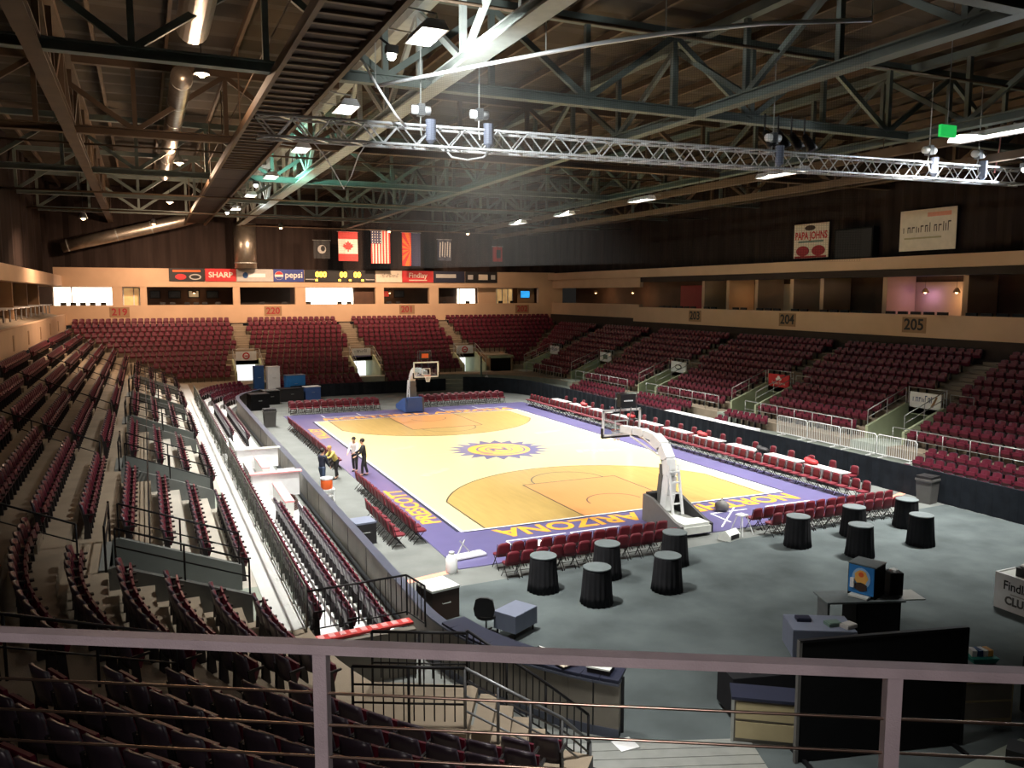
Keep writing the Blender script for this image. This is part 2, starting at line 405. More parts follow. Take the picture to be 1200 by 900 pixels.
# ------------------------------------------------------------------ far wall with suites
YW = 42.95
ws = struct('wall_far', MB().box(0, YW+0.2, 6.85, 53, 0.4, 1.8), 'tan', 'tan parapet wall carrying the section numbers above the far seats', cat='wall')
gap = 2.15
struct('wall_far_beam', MB().box(0, YW+0.3, 10.35, 54, 0.6, 1.75), 'tan', 'tan beam above the far suites', cat='wall')
cols = [(-20.7, -19.85), (-18.35, -17.75), (-10.0, -9.35), (-4.0, -2.96), (4.3, 5.2), (10.24, 11.3), (23.4, 26.5)]
for a, b in cols: struct('wall_far_column', B((a+b)/2, YW+0.3, 8.6, b-a, 0.5, 1.9), 'tan', 'tan column between the far suites', cat='column')
struct('wall_far_back', B(-1, 47.4, 8.6, 56, 0.2, 3.6), 'suite_brown', 'brown back wall of the far suites', cat='wall')
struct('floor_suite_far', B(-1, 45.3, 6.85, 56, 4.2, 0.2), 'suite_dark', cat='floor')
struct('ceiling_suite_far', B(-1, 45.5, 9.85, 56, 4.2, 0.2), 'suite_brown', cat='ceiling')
n = 0
def window(x0, x1, y, z0, z1, m, mull=()):
    global n
    n += 1
    o = struct('window_%d' % n, B((x0+x1)/2, y, (z0+z1)/2, x1-x0, 0.04, z1-z0), m, cat='window')
    fr = MB()
    for x in (x0, x1)+tuple(mull): fr.box(x, y-0.05, (z0+z1)/2, 0.1, 0.08, z1-z0)
    for z in (z0, z1): fr.box((x0+x1)/2, y-0.05, z, x1-x0, 0.08, 0.08)
    obj('window_frame', fr, 'white', o)
window(-25.6, -20.7, 43.9, 7.1, 9.45, 'daylight', (-24.1,))
window(-19.8, -18.4, 44.4, 7.1, 9.4, 'suite_glow', (-18.9,))
window(-2.9, 2.1, 43.9, 6.95, 9.45, 'daylight')
window(13.9, 16.1, 44.4, 7.1, 9.4, 'daylight', (14.2,))
window(18.6, 21.2, 45.5, 7.1, 9.4, 'suite_glow', (19.2, 19.9, 20.6))
for x0, x1, y, m in ((2.2, 4.25, 43.7, 'suite_brown'), (16.2, 18.4, 43.8, 'tan'), (11.4, 13.8, 44.6, 'suite_dark'), (-9.3, -4.1, 45.6, 'suite_dark'), (21.3, 23.4, 44.2, 'tan_dark')):
    struct('wall_suite_panel', B((x0+x1)/2, y, 8.4, x1-x0, 0.1, 3.0), m, cat='wall')
for x, z, m, sz, lb in ((-17.0, 8.75, 'screen_dim', 1.0, 'dark'), (-15.2, 8.75, 'screen_dim', 1.2, 'dark'), (-13.4, 8.8, 'silver_print', 1.1, 'pale'), (-11.6, 8.75, 'screen_dim', 1.2, 'dark'),
                    (6.4, 8.8, 'red', 1.2, 'red'), (8.1, 8.8, 'screen_dim', 1.2, 'dark')):
    t = thing('framed_jersey', {'dark': 'framed dark picture hanging on the far suite back wall', 'pale': 'pale framed picture hanging between dark ones in a far suite', 'red': 'red framed picture hanging in a far suite'}[lb], 'picture', (x, 47.25, z), group='pictures in the far suites' if lb == 'dark' else None)
    obj('frame', B(0, 0, 0, sz, 0.06, 0.8), 'print_black', t); obj('print', B(0, -0.04, 0, sz-0.2, 0.03, 0.6), m, t)
t = thing('television', 'lit blue television screen hung in a suite', 'television', (22.2, 44.11, 8.75)); obj('screen', B(0, -0.04, 0, 1.1, 0.03, 0.75), 'screen_blue', t); obj('case', B(0, 0, 0, 1.2, 0.06, 0.85), 'print_black', t)
bs = None
for i, x in enumerate((-24.8, -24.0, -23.2, -22.4, -21.5, -16.4, -15.5, -14.2, -13.4, -12.6, -11.4, -7.2, -5.0, -2.6, 0.6, 1.6, 5.9, 6.9, 12.2, 14.9, 18.9, 20.3)):
    if bs is None:
        bs = thing('suite_chair', 'dark chair whose back shows above the far suite parapet', 'chair', (x, 43.6, 6.95), group='chairs in the far suites')
        obj('backrest', B(0, 0, 0.86, 0.5, 0.08, 0.42), 'black_cloth', bs); obj('seat', B(0, 0.25, 0.48, 0.5, 0.5, 0.1), 'black_cloth', bs); obj('base', B(0, 0.25, 0.22, 0.08, 0.08, 0.44), 'black_metal', bs)
    else: dup(bs, (x, 43.6, 6.95), random.uniform(-.4, .4))
# section numbers
for s, x, z in (('219', -20.17, 7.1), ('220', -6.25, 7.1), ('201', 7.69, 7.15), ('202', 21.3, 7.1)):
    t = thing('section_number', {'219': 'number plate 219 below the glaring far left window', '220': 'number plate 220 on the tan wall below the silver grey board', '201': 'number plate 201 under the red board with white script', '202': 'number plate 202 near the blue television corner'}[s], 'sign', (x, YW-0.02, z))
    obj('plate', B(0, 0.0, 0, 1.7, 0.02, 0.95), 'tan_dark', t)
    lettering(t, s, 0.9, 'dull_red', (0, -0.02, 0), (PI/2, 0, 0), bold=0.02)
# curtains above, ceiling
def curtain(name, p, q, z0, z1, label, amp=0.12, step=0.5):
    p = Vector(p); q = Vector(q); L = (q-p).length; k = int(L/step); d = (q-p)/k; nr = Vector((-d.y, d.x)).normalized(); mb = MB()
    P = [p+d*i+nr*(amp*math.sin(i*1.9)+amp*0.6*math.sin(i*0.73)) for i in range(k+1)]
    for i in range(k): mb.quad((P[i].x, P[i].y, z0), (P[i+1].x, P[i+1].y, z0), (P[i+1].x, P[i+1].y, z1), (P[i].x, P[i].y, z1))
    return struct(name, mb, 'curtain_wall', label, cat='curtain', smooth=True)
curtain('wall_far_curtain', (-30, 43.6), (29, 43.6), 11.1, 18.9, 'dark brown curtain behind the hanging flags')
curtain('wall_right_curtain', (25.4, 44), (25.4, -46), 10.9, 18.9, 'dark curtain behind the two hanging banners')
curtain('wall_left_curtain', (-25.6, -46), (-25.6, 44), 10.2, 18.9, 'dark curtain above the left suites')
struct('wall_near', B(0, -47.5, 9.5, 62, 0.3, 19), 'suite_dark', 'dark near end wall', cat='wall')
dk = MB()
for i in range(46):                                   # ribbed roof deck running across
    y0 = -47+2.0*i; dk.quad((-31, y0, 18.9), (31, y0, 18.9), (31, y0+1.0, 18.75), (-31, y0+1.0, 18.75)); dk.quad((-31, y0+1.0, 18.75), (31, y0+1.0, 18.75), (31, y0+2.0, 18.9), (-31, y0+2.0, 18.9))
struct('ceiling', dk, 'deck', 'brown ribbed roof deck high above the trusses', cat='ceiling')

# ------------------------------------------------------------------ right wall: balcony, suites, beam
XB = 24.6
struct('wall_right', B(XB+0.2, -2.5, 6.9, 0.4, 54.5, 1.35), 'tan', 'tan balcony front with section numbers above the dark seats', cat='wall')
struct('floor_balcony', B(XB+2.5, -2.5, 6.4, 4.6, 54.5, 0.25), 'suite_dark', cat='floor')
struct('wall_right_upper', B(25.3, 33.8, 6.9, 0.4, 18.5, 1.8), 'tan', 'tan parapet continuing round the far corner', cat='wall')
struct('wall_right_beam', B(XB+0.4, -1.5, 10.75, 0.8, 92, 0.75), 'tan', 'tan beam over the right suites', cat='wall')
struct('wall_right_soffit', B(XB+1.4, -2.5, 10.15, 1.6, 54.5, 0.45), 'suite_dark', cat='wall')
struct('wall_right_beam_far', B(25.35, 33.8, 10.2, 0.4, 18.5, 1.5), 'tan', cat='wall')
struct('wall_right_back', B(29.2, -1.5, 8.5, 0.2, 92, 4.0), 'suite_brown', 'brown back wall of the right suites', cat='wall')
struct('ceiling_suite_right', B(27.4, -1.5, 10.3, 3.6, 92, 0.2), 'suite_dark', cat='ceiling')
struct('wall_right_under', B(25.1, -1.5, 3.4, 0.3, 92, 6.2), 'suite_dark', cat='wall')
edges = [23.3, 16.3, 13.0, 9.5, 5.6, 2.6, -2.9, -8.7, -15, -22]
for i, y in enumerate(edges[1:]): struct('wall_right_column', B(27.6, y, 8.4, 2.6, 0.35, 3.5), 'tan', 'tan partition between right suites', cat='wall')
for y0, y1, m in ((23.3, 19.5, 'dull_red'), (13.0, 11.5, 'tan_dark'), (9.5, 7.6, 'tan'), (5.6, 4.2, 'green_grey'), (-2.9, -8.7, 'tan'), (-11, -13, 'suite_brown')):
    struct('wall_suite_panel', B(29.0, (y0+y1)/2, 8.3, 0.1, abs(y1-y0), 2.6), m, cat='wall')
rs = None
for i in range(44):
    y = 21.8-0.95*i
    if any(abs(y-e) < 0.7 for e in edges): continue
    if rs is None:
        rs = thing('armchair', 'black armchair behind the balcony front', 'armchair', (25.6, y, 6.53), group='armchairs on the right balcony')
        obj('backrest', B(0.22, 0, 0.85, 0.12, 0.7, 0.7), 'black_cloth', rs); obj('seat', B(-0.1, 0, 0.5, 0.6, 0.7, 0.14), 'black_cloth', rs); obj('base', B(0, 0, 0.22, 0.4, 0.5, 0.44), 'black_metal', rs)
    else: dup(rs, (25.6, y, 6.53), 0)
for s, y in (('203', 15.1), ('204', 4.1), ('205', -6.7)):
    t = thing('section_number', {'203': 'balcony number plate 203 above the oval sign entrance', '204': 'balcony number plate 204 below the lettered red and white banner', '205': 'balcony number plate 205 below the pale banner'}[s], 'sign', (XB-0.02, y, 6.95))
    obj('plate', B(0.0, 0, 0, 0.02, 1.7, 0.95), 'tan_dark', t); lettering(t, s, 0.95, 'print_black', (-0.02, 0, 0), (PI/2, 0, -PI/2), bold=0.02)

# ------------------------------------------------------------------ left wall
XLW = -24.65
lw = struct('wall_left', B(XLW-0.2, 9, 6.2, 0.4, 68, 1.5), 'tan', 'tan parapet of the left boxes above the top row', cat='wall')
for y in (9.5, 16, 22.5, 29, 35.5): obj('niche', B(XLW+0.01, y, 6.15, 0.03, 0.5, 0.85), 'tan_dark', lw)
struct('floor_left_boxes', MB().prism_xz([(XLW-0.4, 6.6), (XLW-0.4, 6.85), (-30, 7.9), (-30, 6.6)], -25, 43), 'terrace', 'raked floor of the left boxes', cat='floor')
struct('wall_left_beam', B(XLW-0.5, 8, 10.0, 0.8, 72, 0.9), 'tan', 'tan beam over the left boxes', cat='wall')
struct('wall_left_back', B(-29.5, 8, 9.0, 0.2, 72, 3.4), 'tan', 'tan back wall of the left boxes', cat='wall')
struct('ceiling_left_boxes', B(-27.4, 8, 10.4, 4.6, 72, 0.2), 'suite_dark', cat='ceiling')
for y in (6, 15.0, 22.8, 30.6, 38.4): struct('wall_left_column', B(-27.4, y, 8.7, 2.4, 0.4, 3.2), 'tan_dark', cat='wall')
lt = None
for i in range(13):
    y = 8.5+2.6*i
    if lt is None:
        lt = thing('box_table', 'long narrow white table slanting away in the left boxes', 'table', (-26.6, y, 7.0), group='tables in the left boxes')
        obj('table_top', B(0, 0, 0.74, 2.4, 0.5, 0.04), 'white', lt)
        for sx in (-1, 1): obj('leg', B(sx*1.0, 0, 0.36, 0.06, 0.4, 0.72), 'grey_metal', lt)
    else: dup(lt, (-26.6, y, 7.15), 0)

def suite_lamp(loc, label, power, color=(1.0, 0.66, 0.34)):
    t = thing('ceiling_lamp', label, 'lamp', loc); obj('shade', MB().lathe([(0.08, 0.3), (0.2, 0.12), (0.22, 0.0)], 12), 'tan_dark', t); obj('bulb', MB().sphere((0, 0, 0.06), 0.11, 8, 6), 'warm_glow', t, smooth=True); obj('cord', MB().tube([(0, 0, 0.3), (0, 0, 10.2-loc[2])], 0.012, 4), 'black_metal', t)
    point_light('suite_light', (loc[0], loc[1], loc[2]-0.14), power, color, 0.12)
suite_lamp((27.9, -6.9, 8.9), 'warm lamp in the lit suite below the pale banner', 70)
suite_lamp((28.2, -4.4, 8.9), 'violet lamp in the lit suite beside the warm one', 25, (0.6, 0.4, 1.0))
suite_lamp((27.2, 36.5, 8.9), 'warm lamp in the corner suite nearest the far wall', 70)
suite_lamp((27.2, 29.0, 8.9), 'second warm lamp in the corner suite', 60)
suite_lamp((27.8, 11.2, 8.9), 'dim lamp in a suite above number 204', 18)
suite_lamp((19.9, 46.6, 8.9), 'warm lamp behind the curtained far suite window', 40)
suite_lamp((6.8, 46.4, 8.9), 'warm lamp over the red picture in a far suite', 22)
suite_lamp((-13.4, 46.4, 8.9), 'warm lamp over the pale picture in a far suite', 22)

# ================================================================== ROOF
ZB, ZT = 15.5, 18.25
def roof_truss(p, q, m, label, panel=4.0, chord=0.42, group=None):
    p = Vector(p); q = Vector(q); L = (q-p).length; d = (q-p).normalized(); k = max(2, round(L/panel)); st = L/k
    t = thing('roof_truss', label, 'truss', p, 0, group); H = ZT-ZB
    O = Vector((0, 0, 0))
    bc = MB(); bc.beam(O+Vector((0, 0, 0.14)), d*L+Vector((0, 0, 0.14)), chord, 0.05); bc.beam(O-Vector((0, 0, 0.14)), d*L-Vector((0, 0, 0.14)), chord, 0.05); bc.beam(O, d*L, 0.1, 0.26)
    obj('bottom_chord', bc, m, t)
    obj('top_chord', MB().beam(Vector((0, 0, H)), d*L+Vector((0, 0, H)), chord*0.8, 0.3), m, t)
    vm = MB().box(0, 0, H/2, 0.18, 0.18, H-0.3).mesh('vertical_strut'); vm.materials.append(M[m])
    for i in range(k+1): obj('vertical_strut', vm, None, t, d*(st*i))
    for i in range(k):
        a, b = (i, i+1) if i % 2 else (i+1, i)
        obj('diagonal', MB().beam(d*(st*a)+Vector((0, 0, H-0.1)), d*(st*b)+Vector((0, 0, 0.1)), 0.16, 0.2), m, t)
    return t
for x, lb, m in ((-20.5, 'brown roof truss running lengthwise beyond the silver duct', 'roof_brown'), (-9.3, 'lengthwise roof truss beside the catwalk, its bright light painted in pale', 'roof_steel_lit'),
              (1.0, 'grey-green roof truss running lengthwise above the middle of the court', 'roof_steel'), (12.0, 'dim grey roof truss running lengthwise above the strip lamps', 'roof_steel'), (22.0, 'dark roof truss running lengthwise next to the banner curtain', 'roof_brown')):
    roof_truss((x, -44, ZB), (x, 43, ZB), m, lb, 4.15, 0.6 if m == 'roof_steel_lit' else 0.46)
for y, lb in ((-29.0, 'crosswise roof truss nearest the balcony railing'), (-16.4, 'crosswise roof truss above the white lattice truss'), (-3.8, 'crosswise roof truss over the middle of the catwalk'), (8.3, 'crosswise roof truss beyond the court centre'),
           (20.4, 'crosswise roof truss over the far basket'), (32.5, 'crosswise roof truss over the far seats')):
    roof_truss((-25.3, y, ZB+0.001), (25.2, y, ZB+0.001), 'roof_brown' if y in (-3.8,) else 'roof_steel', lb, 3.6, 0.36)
pj = MB().box(0, 0, 0, 0.12, 90, 0.28).mesh('roof_purlin'); pj.materials.append(M['roof_brown'])
for x in [-24.5+2.55*i for i in range(20)]:
    tag(obj('roof_purlin', pj, None, None, (x, -2, 18.55)), 'thin purlin running lengthwise right under the roof deck', 'beam', 'purlins under the roof deck')

# catwalk
cw = thing('catwalk', 'dark steel catwalk hanging lengthwise under the roof with open slats', 'catwalk', (-13.45, -40, 15.25))
for sx in (-0.86, 0.86): obj('side_beam', MB().beam((sx, 0, 0), (sx, 80, 0), 0.14, 0.3), 'roof_brown', cw)
sl = MB().box(0, 0, 0, 1.66, 0.14, 0.06).mesh('slat'); sl.materials.append(M['roof_brown'])
for i in range(46): obj('slat', sl, None, cw, (0, 8+0.78*i, 0.02))
pn = MB().box(0, 0, 0, 1.6, 3.9, 0.04).mesh('deck_panel'); pn.materials.append(M['suite_dark'])
for i in range(20): obj('deck_panel', pn, None, cw, (0, 2+4*i, 0.10))
hg = MB().tube([(0, 0, 0), (0, 0, 3.1)], 0.03, 5).mesh('hanger'); hg.materials.append(M['roof_brown'])
for i in range(11):
    for sx in (-0.86, 0.86): obj('hanger', hg, None, cw, (sx, 2+7.6*i, 0.1))
for sx in (-0.86, 0.86): obj('hand_rail', MB().tube([(sx, 0, 1.1), (sx, 80, 1.1)], 0.025, 5), 'roof_brown', cw)

# lamps: fixture + its own area light
def high_bay(loc, aim, label, power, color, L=2.6, group=None, arm=(0, 0, 1.0), spread=math.radians(98)):
    t = thing('high_bay_lamp', label, 'lamp', loc, 0, group)
    prof = [(-0.34, 0.0), (-0.2, 0.22), (0.2, 0.22), (0.34, 0.0), (0.31, 0.0), (0.18, 0.19), (-0.18, 0.19), (-0.31, 0.0)]
    obj('reflector', MB().prism_xz(prof, -L/2, L/2), 'white', t)
    for sy in (-1, 1): obj('end_cap', MB().prism_xz([(-0.34, 0), (-0.2, 0.22), (0.2, 0.22), (0.34, 0)], sy*L/2-0.01, sy*L/2+0.01), 'white', t)
    obj('tube_lamp', B(0, 0, 0.1, 0.36, L-0.1, 0.03), 'lamp_glow', t)
    for sy in (-0.8, 0.8): obj('suspension_arm', MB().tube([(0, sy, 0.2), (0, sy, 0.3), (arm[0], sy, arm[2])], 0.022, 5), 'galv', t)
    area_light('court_light', (loc[0], loc[1], loc[2]-0.05), aim, 0.6, L, power, color, spread)
    return t
COOL = (1.0, 0.985, 0.93)
for i, y in enumerate((-23, -14.5, -6, 3, 12, 21)):
    high_bay((-11.7, y, 14.9), (-9.6, y*0.82, 0), 'bright trough lamp hung beside the catwalk', COURT_POWER*(0.85 if y < -20 else 0.7), COOL, 1.4, 'lamps beside the catwalk', (-0.82, 0, 0.35))
high_bay((-11.7, -32.0, 14.9), (-10.4, -31.0, 0), 'unseen trough lamp added beside the catwalk to light the near end of the boards', COURT_POWER*0.14, COOL, 1.4, None, (-0.82, 0, 0.35), math.radians(56))  # unseen extra lamp, added to brighten the near corner floor and boards
for i, y in enumerate((-22.0, -11.5, 0.5, 10.5, 18.5)):
    high_bay((9.6, y, 14.4), (8.0, y*0.8-1, 0), 'bright trough lamp under the right-hand roof truss', COURT_POWER*(1.15 if y < -20 else 1.0), COOL, 3.0 if y < -10 else 2.2, 'lamps under the right-hand truss', (0.84, 0, 0.3), math.radians(92))
bm = tag(obj('lamp_beam', MB().beam((10.6, -30, 14.7), (10.6, 30, 14.7), 0.3, 0.35), 'roof_brown'), 'brown beam running lengthwise that carries the strip lamps', 'beam')
bm2 = tag(obj('lamp_beam', MB().beam((12.4, -30, 14.1), (12.4, 30, 14.1), 0.3, 0.3), 'roof_brown'), 'dark beam running lengthwise just outside the strip lamps', 'beam')
hm = MB().tube([(0, 0, 0), (0, 0, 1.5)], 0.02, 5).mesh('beam_hanger'); hm.materials.append(M['roof_brown'])
for o_, zz in ((bm, 14.85), (bm2, 14.2)):
    for y in (-29.0, -16.4, -3.8, 8.3, 20.4): obj('beam_hanger', hm, None, o_, (10.6 if o_ is bm else 12.4, y, zz))
t = thing('exit_sign', 'green glowing exit box hanging under the roof near the strip lamps', 'sign', (7.6, -21.8, 14.45))
obj('case', B(0, 0, 0, 0.75, 0.12, 0.4), 'exit_green', t); obj('bracket', MB().tube([(0, 0, 0.2), (0, 0, 4.3)], 0.02, 5), 'grey_metal', t)
# small warm lamps
def work_lamp(loc, label, power, group=None, color=(1.0, 0.68, 0.45), aim=None):
    t = thing('work_lamp', label, 'lamp', loc, 0, group)
    obj('housing', MB().lathe([(0.06, 0.45), (0.16, 0.4), (0.26, 0.1), (0.27, 0.02)], 12), 'grey_metal', t); obj('bulb', MB().sphere((0, 0, 0.05), 0.15, 8, 6), 'warm_glow', t, smooth=True)
    obj('cord', MB().tube([(0, 0, 0.45), (0, 0, 18.85-loc[2])], 0.015, 4), 'black_metal', t)
    if aim: area_light('warm_light', (loc[0], loc[1], loc[2]-0.14), aim, 0.5, 0.5, power, color, math.radians(140))
    else: point_light('warm_light', (loc[0], loc[1], loc[2]-0.22), power, color, 0.2)
for y, z in ((-11.0, 16.4), (9.0, 16.2), (27.0, 15.8)):
    work_lamp((-15.9, y, z), 'warm bulb lamp hung between the silver duct and the catwalk', WARM_POWER*(0.7 if y < 0 else 1.7), 'warm lamps beside the catwalk')
for x in (-17.0, -6.5, 3.5, 11.5):
    work_lamp((x, 34.6, 14.7), 'warm bulb lamp hung over the far seats', WARM_POWER*(1.5 if x < 9 else 0.7), 'warm lamps over the far seats', aim=(x, 44.0, 5.5))
work_lamp((-21.5, 20.0, 13.8), 'warm bulb lamp hung above the left upper rows', WARM_POWER*1.3, aim=(-23.5, 22.0, 4.5))
def flood(loc, label, power, color, aim):
    t = thing('flood_lamp', label, 'lamp', loc); obj('housing', B(0, 0, 0.12, 0.3, 0.22, 0.2), 'grey_metal', t); obj('lens', MB().sphere((0, 0, -0.02), 0.12, 8, 6), 'lamp_glow', t, smooth=True); obj('clamp', MB().tube([(0, 0, 0.2), (-0.5, 0, 0.5)], 0.03, 5), 'black_metal', t)
    area_light('flood_light', (loc[0]+0.15, loc[1], loc[2]-0.1), aim, 0.25, 0.25, power, color, math.radians(130))
flood((-12.15, -21.6, 14.8), 'white flood lamp clamped to the catwalk above the lattice truss', 430, (0.95, 1.0, 1.0), (-6, -18.5, 14.9))
flood((-12.15, 5.6, 14.8), 'teal flood lamp clamped to the catwalk', 380, (0.35, 1.0, 0.8), (-8, 7.5, 16.5))
flood((-12.15, 22.6, 14.8), 'white flood lamp clamped to the far part of the catwalk', 200, (0.95, 1.0, 1.0), (-6, 22, 16.5))
flood((12.95, -21.0, 13.6), 'white flood lamp at the outer end of the lattice truss', 300, (0.85, 0.93, 1.0), (5, -19.5, 13.6))

# lattice truss with hoists
def lattice(p, q, label, s=0.58):
    p = Vector(p); q = Vector(q); L = (q-p).length; a = math.atan2(q.y-p.y, q.x-p.x); t = thing('lattice_truss', label, 'truss', p, a); k = int(L/0.5); st = L/k
    for y in (-s/2, s/2):
        for z in (-s/2, s/2): obj('chord', MB().tube([(0, y, z), (L, y, z)], 0.042, 6), 'aluminium', t, smooth=True)
    lc = MB()
    for i in range(k):
        x0, x1 = i*st, (i+1)*st; e = 1 if i % 2 else -1
        for y in (-s/2, s/2): lc.tube([(x0, y, -e*s/2), (x1, y, e*s/2)], 0.024, 4)
        for z in (-s/2, s/2): lc.tube([(x0, -e*s/2, z), (x1, e*s/2, z)], 0.024, 4)
    o = obj('lacing', lc, 'aluminium', t); o['kind'] = 'stuff'
    return t
lattice((-15.0, -17.9, 13.5), (14.6, -19.85, 13.5), 'white lattice lighting truss slung crosswise under the roof')
def hoist(loc, label, top=3.0):
    t = thing('chain_hoist', label, 'hoist', loc)
    obj('motor', MB().tube([(-0.28, 0, 0.5), (0.28, 0, 0.5)], 0.13, 10), 'white', t, smooth=True); obj('gearbox', B(0, 0, 0.5, 0.2, 0.26, 0.34), 'grey_metal', t)
    obj('chain', MB().tube([(0, 0, 0.6), (0.02, 0, top)], 0.02, 5), 'galv', t); obj('hook', MB().tube([(0, 0, 0.35), (0, 0.05, 0.1), (0, -0.05, -0.25)], 0.025, 5), 'galv', t)
    obj('chain_bag', MB().lathe([(0.05, -0.45), (0.15, -0.35), (0.16, 0.25)], 10, 0.3, 0), 'grey_cloth', t)
for x, lb in ((-10.4, 'chain hoist on the lattice truss nearer the catwalk'), (-8.6, 'chain hoist with two motors on the lattice truss under the curved pipe'), (2.1, 'dark chain hoist on the middle of the lattice truss'), (9.2, 'chain hoist on the lattice truss below the green exit box'), (11.7, 'blue-lit chain hoist near the outer end of the lattice truss')):
    hoist((x, -18.2-(x+15)*0.066*1.0, 13.72), lb)
cable_mb = MB().tube([(-12.5, -19.6, 15.3), (-11.9, -19.4, 14.5), (-11.3, -19.0, 13.9), (-10.9, -18.6, 13.7)], 0.035, 6)
tag(obj('power_cable', cable_mb, 'white', smooth=True), 'thick white power cable drooping from the catwalk to the lattice truss', 'cable')
tag(obj('power_cable', MB().tube([(-9.7, -18.3, 13.3), (-9.4, -18.4, 12.95), (-8.9, -18.4, 12.9), (-8.4, -18.45, 13.0), (-8.0, -18.4, 13.4)], 0.03, 6), 'white', smooth=True), 'white cable hanging in a loop below the lattice truss', 'cable')
tag(obj('power_cable', MB().tube([(-12.5, -10, 15.2), (-11.6, -10, 14.2), (-11.2, -10, 13.6), (-10.8, -10, 12.9), (-10.5, -10, 13.4), (-10.2, -10, 14.2), (-9.4, -10, 15.4)], 0.025, 6), 'white', smooth=True), 'thin white cable looping down from the catwalk beyond the lattice truss', 'cable')
tag(obj('power_cable', MB().tube([(12.9, -19.8, 13.6), (13.1, -19.8, 14.6), (13.3, -19.7, 15.4)], 0.03, 6), 'pink_ledge', smooth=True), 'pink cable rising from the outer end of the lattice truss', 'cable')

# curved net pipe and netting
arc = [(-12.9, -15.0), (-11.5, -17.6), (-9.76, -20.5), (-8.38, -22.7), (-7.6, -23.9), (-6.5, -25.3), (-4.9, -26.8), (-2.8, -28.0)]
np_ = thing('net_pipe', 'long white curved pipe that carries the safety net', 'pipe', (0, 0, 0))
obj('pipe', MB().tube([(x, y, 15.0) for x, y in arc[1:]], 0.055, 8), 'aluminium', np_, smooth=True)
for x, y in arc[1::2]: obj('drop_wire', MB().tube([(x, y, 15.05), (x, y, 18.3)], 0.018, 4), 'galv', np_)
nm = MB(); k = 0
pts = [(x, y) for x, y in arc]
for i in range(len(pts)-1):
    nm.quad(pts[i]+(9.6,), pts[i+1]+(9.6,), pts[i+1]+(14.95,), pts[i]+(14.95,))
me = nm.mesh('safety_net'); uv = me.uv_layers.new(name='UVMap'); s_ = 0.0; ll = 0
for p in me.polygons:
    a, b = pts[p.index], pts[p.index+1]; e = math.dist(a, b)
    for li, (u, v) in zip(p.loop_indices, ((s_, 0), (s_+e, 0), (s_+e, 5.35), (s_, 5.35))): uv.data[li].uv = (u, v)
    s_ += e
tag(obj('safety_net', me, 'net'), 'fine dark safety netting hanging from the curved pipe', 'net')

# ducts
def duct(pts, r, label, band=2.0):
    t = thing('air_duct', label, 'duct', (0, 0, 0)); obj('tube', MB().tube(pts, r, 20), 'duct', t, smooth=True)
    for i in range(len(pts)-1):
        a, b = Vector(pts[i]), Vector(pts[i+1]); L = (b-a).length; d = (b-a).normalized()
        for j in range(int(L/band)):
            c = a+d*(j*band+0.5); obj('seam_band', MB().tube([c-d*0.04, c+d*0.04], r*1.03, 20), 'galv', t)
    return t
duct([(-16.3, -40, 17.2), (-16.3, -13.5, 17.2)], 0.5, 'big silver round air duct running lengthwise above the left seats', 3.0)
duct([(-16.4, -8, 17.0), (-16.4, 20, 17.0)], 0.4, 'second length of silver air duct farther along the roof', 4.0)
duct([(-24.5, 41.3, 13.0), (-20.5, 41.2, 14.0), (-14.4, 41.0, 15.6), (-12.2, 40.5, 16.3)], 0.55, 'slanting silver air duct crossing the far corner under the roof', 3.0)
duct([(-8.8, 42.2, 11.3), (-8.8, 42.2, 15.6)], 1.05, 'wide pale upright duct standing behind the advertising boards', 2.2)
for z, y, lb in ((16.6, -20.8, 'thin pipe'), (15.9, 2.3, 'conduit'),):
    tag(obj('conduit', MB().tube([(-24, y, z), (24, y, z)], 0.05, 6), 'roof_brown', smooth=True), 'long thin %s running crosswise between the trusses' % lb, 'pipe')
for i, (y, z) in enumerate(((14.5, 15.0), (26.5, 15.0), (40.6, 15.28))):
    tag(obj('conduit', MB().tube([(-25.5 if i < 2 else -9.3, y, z), (25.3 if i < 2 else 22.1, y, z)], 0.06, 6), 'roof_brown', smooth=True), ['brown pipe crossing below the trusses before the far basket', 'brown pipe crossing below the trusses behind the far basket', 'pale bar from which the flags hang'][i], 'pipe')
# scoreboard lamp cluster on the truss
lc = thing('light_cluster', 'cluster of dark moving stage lights hung on the lattice truss', 'stage light', (2.9, -19.0, 14.0))
for i in range(4):
    a = 0.6*i-0.9; obj('stage_light', MB().tube([(a, 0, 0.5), (a+0.12, -0.15, 0.2), (a+0.18, -0.25, -0.05)], [0.1, 0.16, 0.2], 10), 'black_metal', lc, smooth=True); obj('yoke', MB().tube([(a, 0, 0.5), (a, 0, 1.1)], 0.03, 5), 'black_metal', lc)

# ------------------------------------------------------------------ advertising boards, scoreboard, flags, banners
def ad(x0, x1, m, label, z0=10.02, z1=11.25):
    t = thing('advertising_board', label, 'sign', ((x0+x1)/2, YW-0.06, (z0+z1)/2)); obj('panel', B(0, 0, 0, x1-x0-0.06, 0.08, z1-z0), m, t); return t
def disc(rx, rz, n=20, d=0.02): return MB().prism_xz([(rx*math.cos(2*PI*k/n), rz*math.sin(2*PI*k/n)) for k in range(n)], -d, d)
t = ad(-15.8, -12.55, 'print_black', 'black advertising board with a red and a white oval')
obj('emblem', disc(0.5, 0.28), 'red', t, (-0.55, -0.05, -0.2)); o = obj('emblem', disc(0.55, 0.28), 'silver_print', t, (0.75, -0.05, -0.2)); obj('emblem_core', disc(0.42, 0.18), 'print_black', o, (0, -0.02, 0))
obj('caption', B(0, -0.05, 0.36, 2.5, 0.02, 0.18), 'orange', t)
t = ad(-12.55, -9.65, 'red', 'red advertising board reading SHARP'); lettering(t, 'SHARP', 0.72, 'flag_white', (0, -0.05, 0), (PI/2, 0, 0), bold=0.015, xscale=1.05)
